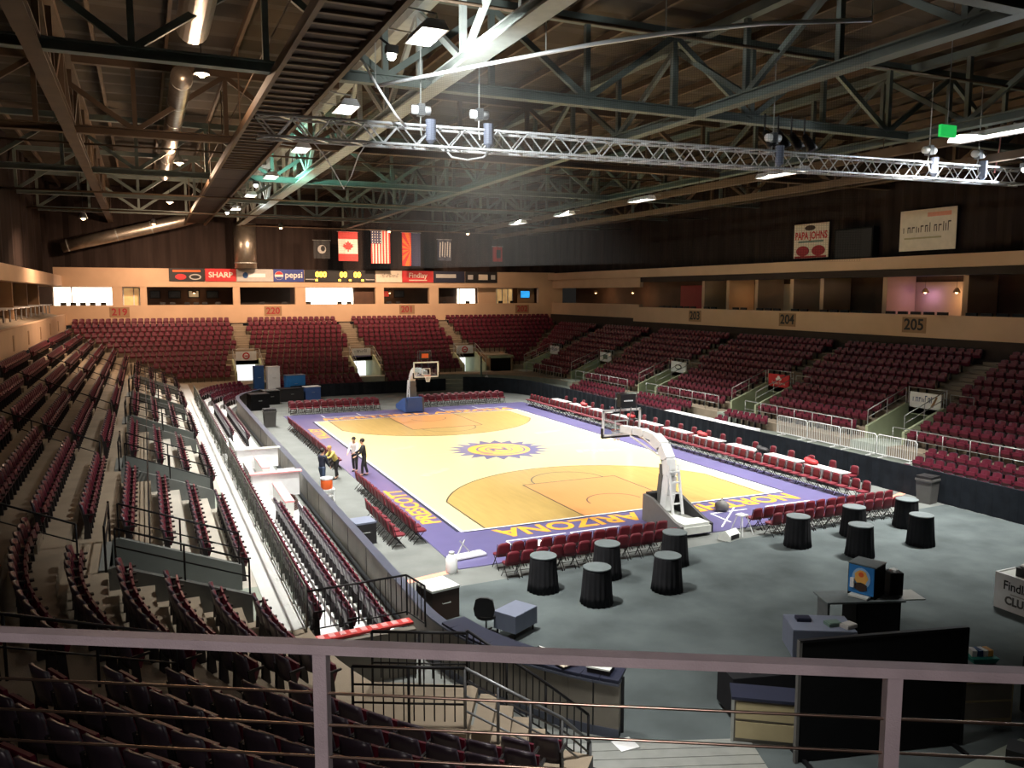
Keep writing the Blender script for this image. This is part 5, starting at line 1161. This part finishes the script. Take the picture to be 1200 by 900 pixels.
# landing with rails in the curved corner
ld = bpy.data.objects.new('floor_landing', None); COL.objects.link(ld); ld.location = (-14.25, -29.75, 0); ld.rotation_euler = (0, 0, -0.5); ld['kind'] = 'structure'; ld['label'] = 'small railed concrete landing in the near corner'; ld['category'] = 'landing'
obj('slab', B(0, 0, 1.92, 1.9, 1.6, 0.16), 'terrace', ld); obj('fascia', B(0, -0.78, 1.75, 1.9, 0.06, 0.34), 'vomwall', ld)
for k in range(5): obj('step', B(1.15+0.28*k, 0.1, 1.8-0.2*k, 0.3, 1.3, 0.16), 'terrace', ld)
railing([(-15.35, -29.95, 2.0), (-13.75, -30.75, 2.0)], 1.0, 'black_metal', 'black railing along the near edge of the corner landing', (0.4, 0.7), 0.9, 0.024, 'landing_railing', None, 0.15)
railing([(-14.7, -28.65, 2.0), (-13.2, -29.4, 2.0)], 0.95, 'black_metal', 'black railing along the court edge of the corner landing', (0.4, 0.7), 0.8, 0.024, 'landing_railing', None, 0.15)
railing([(-13.75, -30.75, 2.0), (-12.2, -31.1, 1.0), (-11.7, -31.15, 0.5)], 1.0, 'grey_metal', 'sloping grey handrail going down from the corner landing', (0.3, 0.55, 0.8), 0.7, 0.026, 'stair_railing')
railing([(-13.2, -29.4, 2.0), (-11.9, -29.9, 1.0), (-11.2, -30.2, 0.4)], 1.0, 'black_metal', 'sloping black picket handrail behind the grey one', (0.1,), 0.7, 0.024, 'stair_railing', None, 0.14)
for a0, lb in ((204.0, 'black two-bar rail beside the aisle through the curved rows'),):
    a = math.radians(a0); P = [(CN[0]+(RN+ROW_D(n)[0]+0.1)*math.cos(a), CN[1]+(RN+ROW_D(n)[0]+0.1)*math.sin(a), ROW_Z(n)) for n in (4, 9)]
    railing(P, 0.9, 'black_metal', lb, (0.5,), 1.4, 0.022, 'handrail')
# metal plates and papers on the floor beyond the boards
pl = bpy.data.objects.new('floor_metal_plates', None); COL.objects.link(pl); pl['kind'] = 'structure'; pl['label'] = 'pale ribbed metal floor plates beyond the end of the boards'; pl['category'] = 'floor'; pl.location = (-9.9, -30.6, 0); pl.rotation_euler = (0, 0, -0.36)
for k in range(9): obj('metal_plate', B(0, 1.2-0.3*k, 0.02, 4.2, 0.28, 0.03), 'galv', pl)
tag(obj('paper_sheet', MB().box(-9.85, -29.3, 0.05, 0.42, 0.4, 0.012), 'white'), 'white sheet lying on the ribbed metal plates', 'paper')
tag(obj('floor_cable', MB().tube([(-11.0, -29.5, 0.06), (-10.75, -29.9, 0.06), (-10.9, -30.3, 0.06), (-11.1, -30.7, 0.06)], 0.02, 5), 'print_black', smooth=True), 'black cable lying across the metal plates', 'cable')
# bar counter on the curve of the boards
bcn = thing('bar_counter', 'dark blue-black bar top running along the curved boards', 'counter', (0, 0, 0)); ct_ = MB()
ap = [(CN[0]+(RN-0.2)*math.cos(math.radians(g)), CN[1]+(RN-0.2)*math.sin(math.radians(g))) for g in range(226, 187, -3)]
for i in range(len(ap)-1): ct_.beam(ap[i]+(1.215,), ap[i+1]+(1.215,), 0.62, 0.05)
obj('counter_top', ct_, 'navy', bcn)
for i in range(0, len(ap), 3): obj('bracket', MB().box(ap[i][0], ap[i][1], 0.6, 0.06, 0.06, 1.18), 'black_metal', bcn)
def on_bar(g): r = RN-0.2; return (CN[0]+r*math.cos(math.radians(g)), CN[1]+r*math.sin(math.radians(g)), 1.24)
t = thing('serving_tray', 'flat pale tray with a dark base at the end of the bar top', 'tray', on_bar(222.5), math.radians(-48)); obj('base', B(0, 0, 0.05, 0.46, 0.36, 0.1), 'print_black', t); obj('lid', B(0, 0, 0.12, 0.5, 0.4, 0.03), 'white_box', t)
t = thing('bread_heap', 'heap of cream napkins on the bar top', 'napkins', on_bar(216.5))
for k in range(7): obj('napkin', MB().box(J(.12), J(.12), 0.02+0.022*k, 0.3, 0.26, 0.02, rz=J(1.5)), 'pale_print', t)
t = thing('tool_box', 'white open box on the bar top beside the napkins', 'box', on_bar(211.5), 0.5); obj('body', B(0, 0, 0.06, 0.4, 0.22, 0.12), 'white', t); obj('handle', MB().tube([(-0.12, 0, 0.12), (0, 0, 0.2), (0.12, 0, 0.12)], 0.015, 5), 'print_black', t)

# ------------------------------------------------------------------ bottom right: screens, cabinets, drinks stand
t = thing('partition_screen', 'large black partition screen standing behind the drinks stand', 'screen', (-5.5, -31.52, 0.012), math.atan2(-0.85, 3.45)); obj('panel', B(0, 0, 1.2, 3.5, 0.06, 2.36), 'black_panel', t)
for sx in (-1, 1): obj('frame_post', B(sx*1.76, 0, 1.2, 0.06, 0.09, 2.42), 'box_grey' if sx < 0 else 'black_metal', t); obj('foot', B(sx*1.6, 0, 0.03, 0.08, 0.8, 0.06), 'black_metal', t)
obj('frame_top', B(0, 0, 2.4, 3.55, 0.09, 0.05), 'black_metal', t)
t = thing('bar_cabinet', 'tan panelled bar cabinet with a dark top beside the black screen', 'cabinet', (-7.15, -30.2, 0.012), math.atan2(-0.7, 1.0)); obj('body', B(0, 0, 0.45, 1.3, 0.5, 0.9), 'dasher', t); obj('counter_top', B(0, 0, 0.93, 1.38, 0.6, 0.06), 'navy', t)
for z in (0.28, 0.68): obj('front_panel', B(0, -0.26, z, 1.2, 0.03, 0.34), 'beige', t)
for sx in (-1, 1): obj('corner_post', B(sx*0.66, -0.26, 0.47, 0.05, 0.05, 0.94), 'galv', t)
t = thing('black_table', 'black-draped table with glassware behind the tan cabinet', 'table', (-6.55, -29.2, 0.012), -0.25); obj('cloth', MB().box(0, 0, 0.9, 1.4, 0.75, 0.03).box(0, -0.37, 0.5, 1.4, 0.02, 0.8).box(-0.69, 0, 0.5, 0.02, 0.75, 0.8).box(0.69, 0, 0.5, 0.02, 0.75, 0.8).box(0, 0.37, 0.5, 1.4, 0.02, 0.8), 'tablecloth', t); obj('frame', MB().box(-0.6, 0, 0.44, 0.05, 0.6, 0.88).box(0.6, 0, 0.44, 0.05, 0.6, 0.88), 'black_metal', t)
cupp = None
for k in range(6):
    p = (-6.8+0.11*(k % 3)+0.02*k, -29.3+0.13*(k//3), 0.928)
    if cupp is None:
        cupp = thing('paper_cup_stack', 'stack of white paper cups on the black-draped table', 'cups', p, 0, 'cup stacks on the black table'); obj('cups', MB().lathe([(0.03, 0), (0.045, 0.1), (0.05, 0.2), (0.046, 0.21)], 10), 'white', cupp); obj('rim', MB().lathe([(0.05, 0.19), (0.053, 0.2), (0.05, 0.21)], 10), 'white_box', cupp)
    else: dup(cupp, p, 0)
t = thing('bar_tap', 'chrome tap arm on the black-draped table', 'tap', (-6.15, -29.35, 0.928)); obj('column', MB().tube([(0, 0, 0), (0, 0, 0.18), (0.1, -0.1, 0.24), (0.25, -0.2, 0.2)], 0.025, 8), 'galv', t, smooth=True); obj('base', MB().lathe([(0.07, 0), (0.05, 0.03)], 10), 'galv', t)
# drinks machine on its counter
t = thing('drinks_counter', 'black counter carrying the drinks machine', 'counter', (-1.25, -27.0, 0.012), -0.35); obj('body', B(0.35, 0, 0.44, 1.2, 0.75, 0.88), 'black_panel', t); obj('counter_top', B(0, 0, 0.905, 2.1, 0.85, 0.05), 'table_top', t); obj('end_leg', B(-0.95, 0, 0.44, 0.06, 0.6, 0.88), 'grey_metal', t); obj('door', B(0.35, -0.385, 0.45, 1.1, 0.02, 0.75), 'black_metal', t); obj('flap', B(1.35, 0.05, 0.9, 0.6, 0.7, 0.03), 'galv', t)
dm = thing('drinks_machine', 'black drinks machine with a lit blue picture front', 'drinks machine', (-0.95, -26.95, 0.943), 0.35)
obj('case', B(0, 0, 0.42, 0.62, 0.72, 0.84), 'black_panel', dm); obj('top', B(0, 0, 0.85, 0.64, 0.74, 0.03), 'table_top', dm)
fp = obj('front_picture', B(-0.33, -0.0, 0.45, 0.03, 0.66, 0.74), 'sky', dm)
def on_front(name, poly, m, dx=0): o = obj(name, MB().prism_yz(poly, -0.352-dx, -0.345), m, fp); return o
on_front('picture_glow', [(0.24*math.cos(2*PI*k/20), 0.5+0.28*math.sin(2*PI*k/20)) for k in range(20)], 'sky_pale')
on_front('picture_food', [(0.16*math.cos(2*PI*k/14)*(1+.2*(k % 2)), 0.52+0.2*math.sin(2*PI*k/14)) for k in range(14)], 'food', 0.004)
on_front('picture_food', [(0.07*math.cos(2*PI*k/10), 0.6+0.07*math.sin(2*PI*k/10)) for k in range(10)], 'orange', 0.008)
on_front('picture_food', [(0.15*math.cos(2*PI*k/12)*(1+.25*(k % 2)), 0.27+0.12*math.sin(2*PI*k/12)) for k in range(12)], 'dark_wood', 0.008)
obj('tap_block', B(-0.36, 0.22, 0.35, 0.08, 0.1, 0.25), 'white', dm); obj('drip_tray', B(-0.42, 0, 0.04, 0.22, 0.5, 0.05), 'white_box', dm)
t = thing('urn', 'black drinks urn with a white lid next to the drinks machine', 'urn', (-0.28, -27.22, 0.943), -0.35); obj('body', B(0, 0, 0.3, 0.36, 0.36, 0.6), 'black_panel', t); obj('lid', MB().lathe([(0.12, 0.6), (0.1, 0.66), (0.03, 0.69)], 12), 'white', t)
t = thing('skirted_table', 'table under a blue-grey cloth beside the drinks counter', 'table', (-3.2, -27.6, 0.012), -0.5); obj('cloth', MB().prism([(-0.75, -0.5), (0.75, -0.5), (0.75, 0.5), (-0.75, 0.5)], 0.72, 0.75).box(-0.75, 0, 0.4, 0.02, 1.0, 0.66).box(0, -0.5, 0.4, 1.5, 0.02, 0.66).box(0.75, 0, 0.4, 0.02, 1.0, 0.66).box(0, 0.5, 0.4, 1.5, 0.02, 0.66), 'grey_cloth', t); obj('frame', MB().box(-0.65, 0, 0.36, 0.05, 0.8, 0.7).box(0.65, 0, 0.36, 0.05, 0.8, 0.7), 'black_metal', t)
for k, (dx, dy, m, lb) in enumerate(((-0.25, 0.2, 'navy', 'navy carton on the blue-grey table'), (0.2, -0.15, 'green_grey', 'green-grey tray on the blue-grey table'), (0.45, -0.3, 'silver_print', 'pale folder on the blue-grey table'))):
    tt = thing('carton', lb, 'box', (-3.2+dx, -27.6+dy-dx*0.4, 0.763), -0.5+0.3*k); obj('body', B(0, 0, 0.04, 0.34, 0.26, 0.08), m, tt); obj('flap', B(0.02, 0, 0.085, 0.3, 0.22, 0.012), m, tt)
# club desk
t = thing('club_desk', 'white desk lettered Findlay CLUB at the edge of the carpet', 'desk', (3.62, -28.75, 0.012), 0.0)
obj('front_panel', B(0.0, 0, 0.52, 0.06, 2.8, 1.02), 'white', t); obj('side_panel', B(0.4, 1.38, 0.52, 0.8, 0.05, 1.02), 'white', t); obj('side_panel', B(0.4, -1.38, 0.52, 0.8, 0.05, 1.02), 'white', t); obj('desk_top', B(0.4, 0, 0.98, 0.78, 2.7, 0.04), 'white_box', t)
lettering(t, 'Findlay', 0.36, 'print_black', (-0.035, 0.72, 0.72), (PI/2, 0, -PI/2), bold=0.004, xscale=0.85); lettering(t, 'CLUB', 0.32, 'box_grey', (-0.035, 0.72, 0.3), (PI/2, 0, -PI/2), bold=0.012, xscale=0.9); obj('caption', B(-0.035, 0.62, 0.5, 0.01, 0.6, 0.03), 'silver_print', t)
t = thing('card_reader', 'black box with a white cloth on the club desk', 'box', (4.05, -28.0, 1.012), 0.2); obj('case', B(0, 0, 0.12, 0.4, 0.5, 0.24), 'print_black', t); obj('cloth', MB().sphere((0, 0, 0.28), 0.2, 10, 6, (1, 1.1, 0.35)), 'white_cloth', t, smooth=True)
# tan counter and teal tub at the lower right
t = thing('service_counter', 'tan panelled service counter beyond the black screen', 'cabinet', (-2.5, -31.3, 0.012), -0.35); obj('body', B(0, 0, 0.46, 1.2, 0.6, 0.92), 'beige', t); obj('counter_top', B(0, 0, 0.94, 1.3, 0.7, 0.05), 'navy', t)
for z in (0.28, 0.68): obj('front_panel', B(0, -0.31, z, 1.1, 0.03, 0.34), 'dasher', t)
t = thing('serving_tub', 'teal tub filled with cartons on the tan service counter', 'tub', (-1.95, -30.95, 0.98), -0.35); obj('tub', MB().add([(-.24, -.17, 0), (.24, -.17, 0), (.24, .17, 0), (-.24, .17, 0), (-.3, -.22, .12), (.3, -.22, .12), (.3, .22, .12), (-.3, .22, .12)], BOXF), 'teal', t)
for dx, m in ((-0.16, 'white'), (-0.05, 'ink_blue'), (0.06, 'white'), (0.18, 'food')): obj('carton', B(dx, 0.02, 0.17, 0.1, 0.22, 0.16, rz=J(.2)), m, t)
tag(obj('floor_mat', MB().prism([(-5.4, -32.6), (-2.5, -32.3), (-1.5, -34.5), (-5.5, -35.5)], 0.012, 0.03), 'sky_pale' if False else 'ramp'), 'pale green mat on the floor behind the service counter', 'mat')
tag(obj('mat_block', MB().box(-3.3, -32.75, 0.16, 0.5, 0.3, 0.26, rz=0.5), 'print_black'), 'dark block lying on the pale green mat', 'block')
t = thing('standing_case', 'tall black case at the edge of the pale green mat', 'case', (-1.2, -31.9, 0.012), -0.3); obj('body', B(0, 0, 0.6, 0.6, 0.6, 1.2), 'black_panel', t); obj('latch', B(-0.32, 0, 0.8, 0.03, 0.08, 0.2), 'galv', t)

# ================================================================== PEOPLE
def skin_mesh(name, joints, edges, m, parent, root=0, sub=2):
    me = bpy.data.meshes.new(name); me.from_pydata([j[:3] for j in joints], edges, []); me.materials.append(M[m])
    o = bpy.data.objects.new(name, me); COL.objects.link(o); o.parent = parent
    o.modifiers.new('Skin', 'SKIN'); sv = me.skin_vertices[0].data
    for i, j in enumerate(joints):
        r = j[3]; sv[i].radius = r if isinstance(r, tuple) else (r, r); sv[i].use_root = (i == root)
    o.modifiers[-1].use_smooth_shade = True
    sb_ = o.modifiers.new('Sub', 'SUBSURF'); sb_.levels = sub; sb_.render_levels = sub
    return o
def person(loc, rz, label, top, legs, hair, lean=0.0, arm_l=0.2, arm_r=0.2, step=0.12, h=1.0, turn=0.0):
    """facing local +y; lean bends the torso forward, arm_* swing the arms forward (radians)"""
    t = thing('person', label, 'person', loc, rz); t.scale = (h, h, h)
    def L(y, z):                                       # lean about the hip at z = 0.95
        dz = z-0.95; return (y+dz*math.sin(lean), 0.95+dz*math.cos(lean))
    def tor(x, y, z): a, b = L(y, z); return (x, a, b)
    def arm(sx, sw):
        sh = Vector(tor(sx*0.19, 0, 1.42)); d1 = Vector((sx*0.12, math.sin(sw), -math.cos(sw))).normalized(); e = sh+d1*0.29
        d2 = Vector((-sx*0.05, math.sin(sw+0.55), -math.cos(sw+0.55))).normalized(); w_ = e+d2*0.25; return sh, e, w_, w_+d2*0.09, d2
    al, ar = arm(-1, arm_l), arm(1, arm_r)
    Jn = [(0, 0, 0.95, (0.155, 0.115)), tor(0, 0, 1.12)+((0.135, 0.1),), tor(0, 0, 1.32)+((0.165, 0.11),), tor(0, 0, 1.46)+((0.1, 0.08),), tor(0, 0.01, 1.53)+(0.052,), tor(0, 0.03, 1.60)+((0.07, 0.085),), tor(0, 0.02, 1.68)+((0.078, 0.095),), tor(0, 0.0, 1.76)+((0.05, 0.06),)]
    E = [(i, i+1) for i in range(7)]
    for sx, A in ((-1, al), (1, ar)):
        k = len(Jn); Jn += [tuple(A[0])+(0.06,), tuple(A[1])+(0.042,), tuple(A[2])+(0.03,), tuple(A[3])+((0.03, 0.022),)]; E += [(3, k), (k, k+1), (k+1, k+2), (k+2, k+3)]
        hd = A[3]; d2 = A[4]                           # four fingers and a thumb
        for f in range(4):
            k2 = len(Jn); off = Vector((0, (f-1.5)*0.017, 0)); p1 = hd+d2*0.045+off; p2 = hd+d2*(0.08-0.006*abs(f-1.5))+off+Vector((-sx*0.012, 0.006, 0)); Jn += [tuple(p1)+(0.009,), tuple(p2)+(0.008,)]; E += [(k+3, k2), (k2, k2+1)]
        k2 = len(Jn); Jn += [tuple(A[2]+d2*0.05+Vector((-sx*0.02, 0.035, 0)))+(0.01,), tuple(A[2]+d2*0.09+Vector((-sx*0.025, 0.05, 0)))+(0.009,)]; E += [(k+2, k2), (k2, k2+1)]
    legpts = {}
    for sx, f in ((-1, step), (1, -step)):
        k = len(Jn); P = [(sx*0.09, 0, 0.88), (sx*0.1, f*0.55+0.03, 0.49), (sx*0.1, f-0.02, 0.09), (sx*0.11, f+0.12, 0.035)]; legpts[sx] = P
        Jn += [P[0]+(0.09,), P[1]+(0.06,), P[2]+(0.042,), P[3]+((0.042, 0.03),)]; E += [(0, k), (k, k+1), (k+1, k+2), (k+2, k+3)]
    skin_mesh('body', Jn, E, 'skin', t)
    # clothes as slightly larger shells
    Jt = [(0, 0, 0.86, (0.19, 0.15)), tor(0, 0, 1.12)+((0.16, 0.125),), tor(0, 0, 1.32)+((0.19, 0.13),), tor(0, 0, 1.45)+((0.125, 0.1),)]; Et = [(0, 1), (1, 2), (2, 3)]
    for A in (al, ar): k = len(Jt); Jt += [tuple(A[0])+(0.078,), tuple(A[1])+(0.058,), tuple(A[2])+(0.044,)]; Et += [(3, k), (k, k+1), (k+1, k+2)]
    skin_mesh('jacket', Jt, Et, top, t)
    Jl = [(0, 0, 0.95, (0.178, 0.14)), (0, 0.0, 1.05, (0.16, 0.125))]; El = [(0, 1)]
    for sx in (-1, 1): P = legpts[sx]; k = len(Jl); Jl += [P[0]+(0.105,), P[1]+(0.078,), (P[2][0], P[2][1], 0.12, 0.062)]; El += [(0, k), (k, k+1), (k+1, k+2)]
    skin_mesh('trousers', Jl, El, legs, t)
    for sx in (-1, 1): P = legpts[sx]; obj('shoe', MB().sphere((P[3][0], P[3][1]-0.04, 0.045), 0.06, 10, 6, (0.8, 2.2, 0.72)), 'shoe', t, smooth=True)
    hc = Vector(tor(0, 0.015, 1.68))
    obj('hair', MB().sphere((hc.x, hc.y-0.028, hc.z+0.035), 0.112, 12, 8, (0.92, 1.02, 0.98)), hair, t, smooth=True)
    obj('nose', MB().sphere((hc.x, hc.y+0.108, hc.z-0.02), 0.018, 6, 5, (0.8, 1.2, 1.4)), 'skin', t, smooth=True); obj('mouth', B(hc.x, hc.y+0.094, hc.z-0.065, 0.045, 0.012, 0.01), 'dull_red', t)
    for sx in (-1, 1): obj('eye', MB().sphere((hc.x+sx*0.03, hc.y+0.09, hc.z+0.01), 0.011, 6, 5), 'print_black', t); obj('ear', MB().sphere((hc.x+sx*0.086, hc.y+0.0, hc.z-0.01), 0.025, 6, 5, (0.5, 0.9, 1.3)), 'skin', t, smooth=True)
    return t
person((-11.0, -5.2, 0), -0.9, 'person in a dark navy jacket and jeans standing by the boards', 'jacket', 'denim', 'hair_dark', 0.08, 0.3, 0.2, 0.14, 1.03)
person((-10.0, -3.55, 0), 1.9, 'fair-haired person in a yellow-grey top leaning over the sideline chairs', 'shirt_yellow', 'black_cloth', 'hair_fair', 0.55, 0.9, 0.8, 0.1, 0.98)
person((-8.85, -2.5, 0.03), 2.6, 'person in a white shirt standing at the court edge', 'shirt_white', 'black_cloth', 'hair_dark', 0.2, 0.7, 0.5, 0.1, 1.0)
person((-8.65, -3.6, 0.03), 1.3, 'person dressed all in black standing at the court edge', 'black_cloth', 'black_cloth', 'hair_dark', 0.12, 0.4, 0.6, 0.12, 1.03)
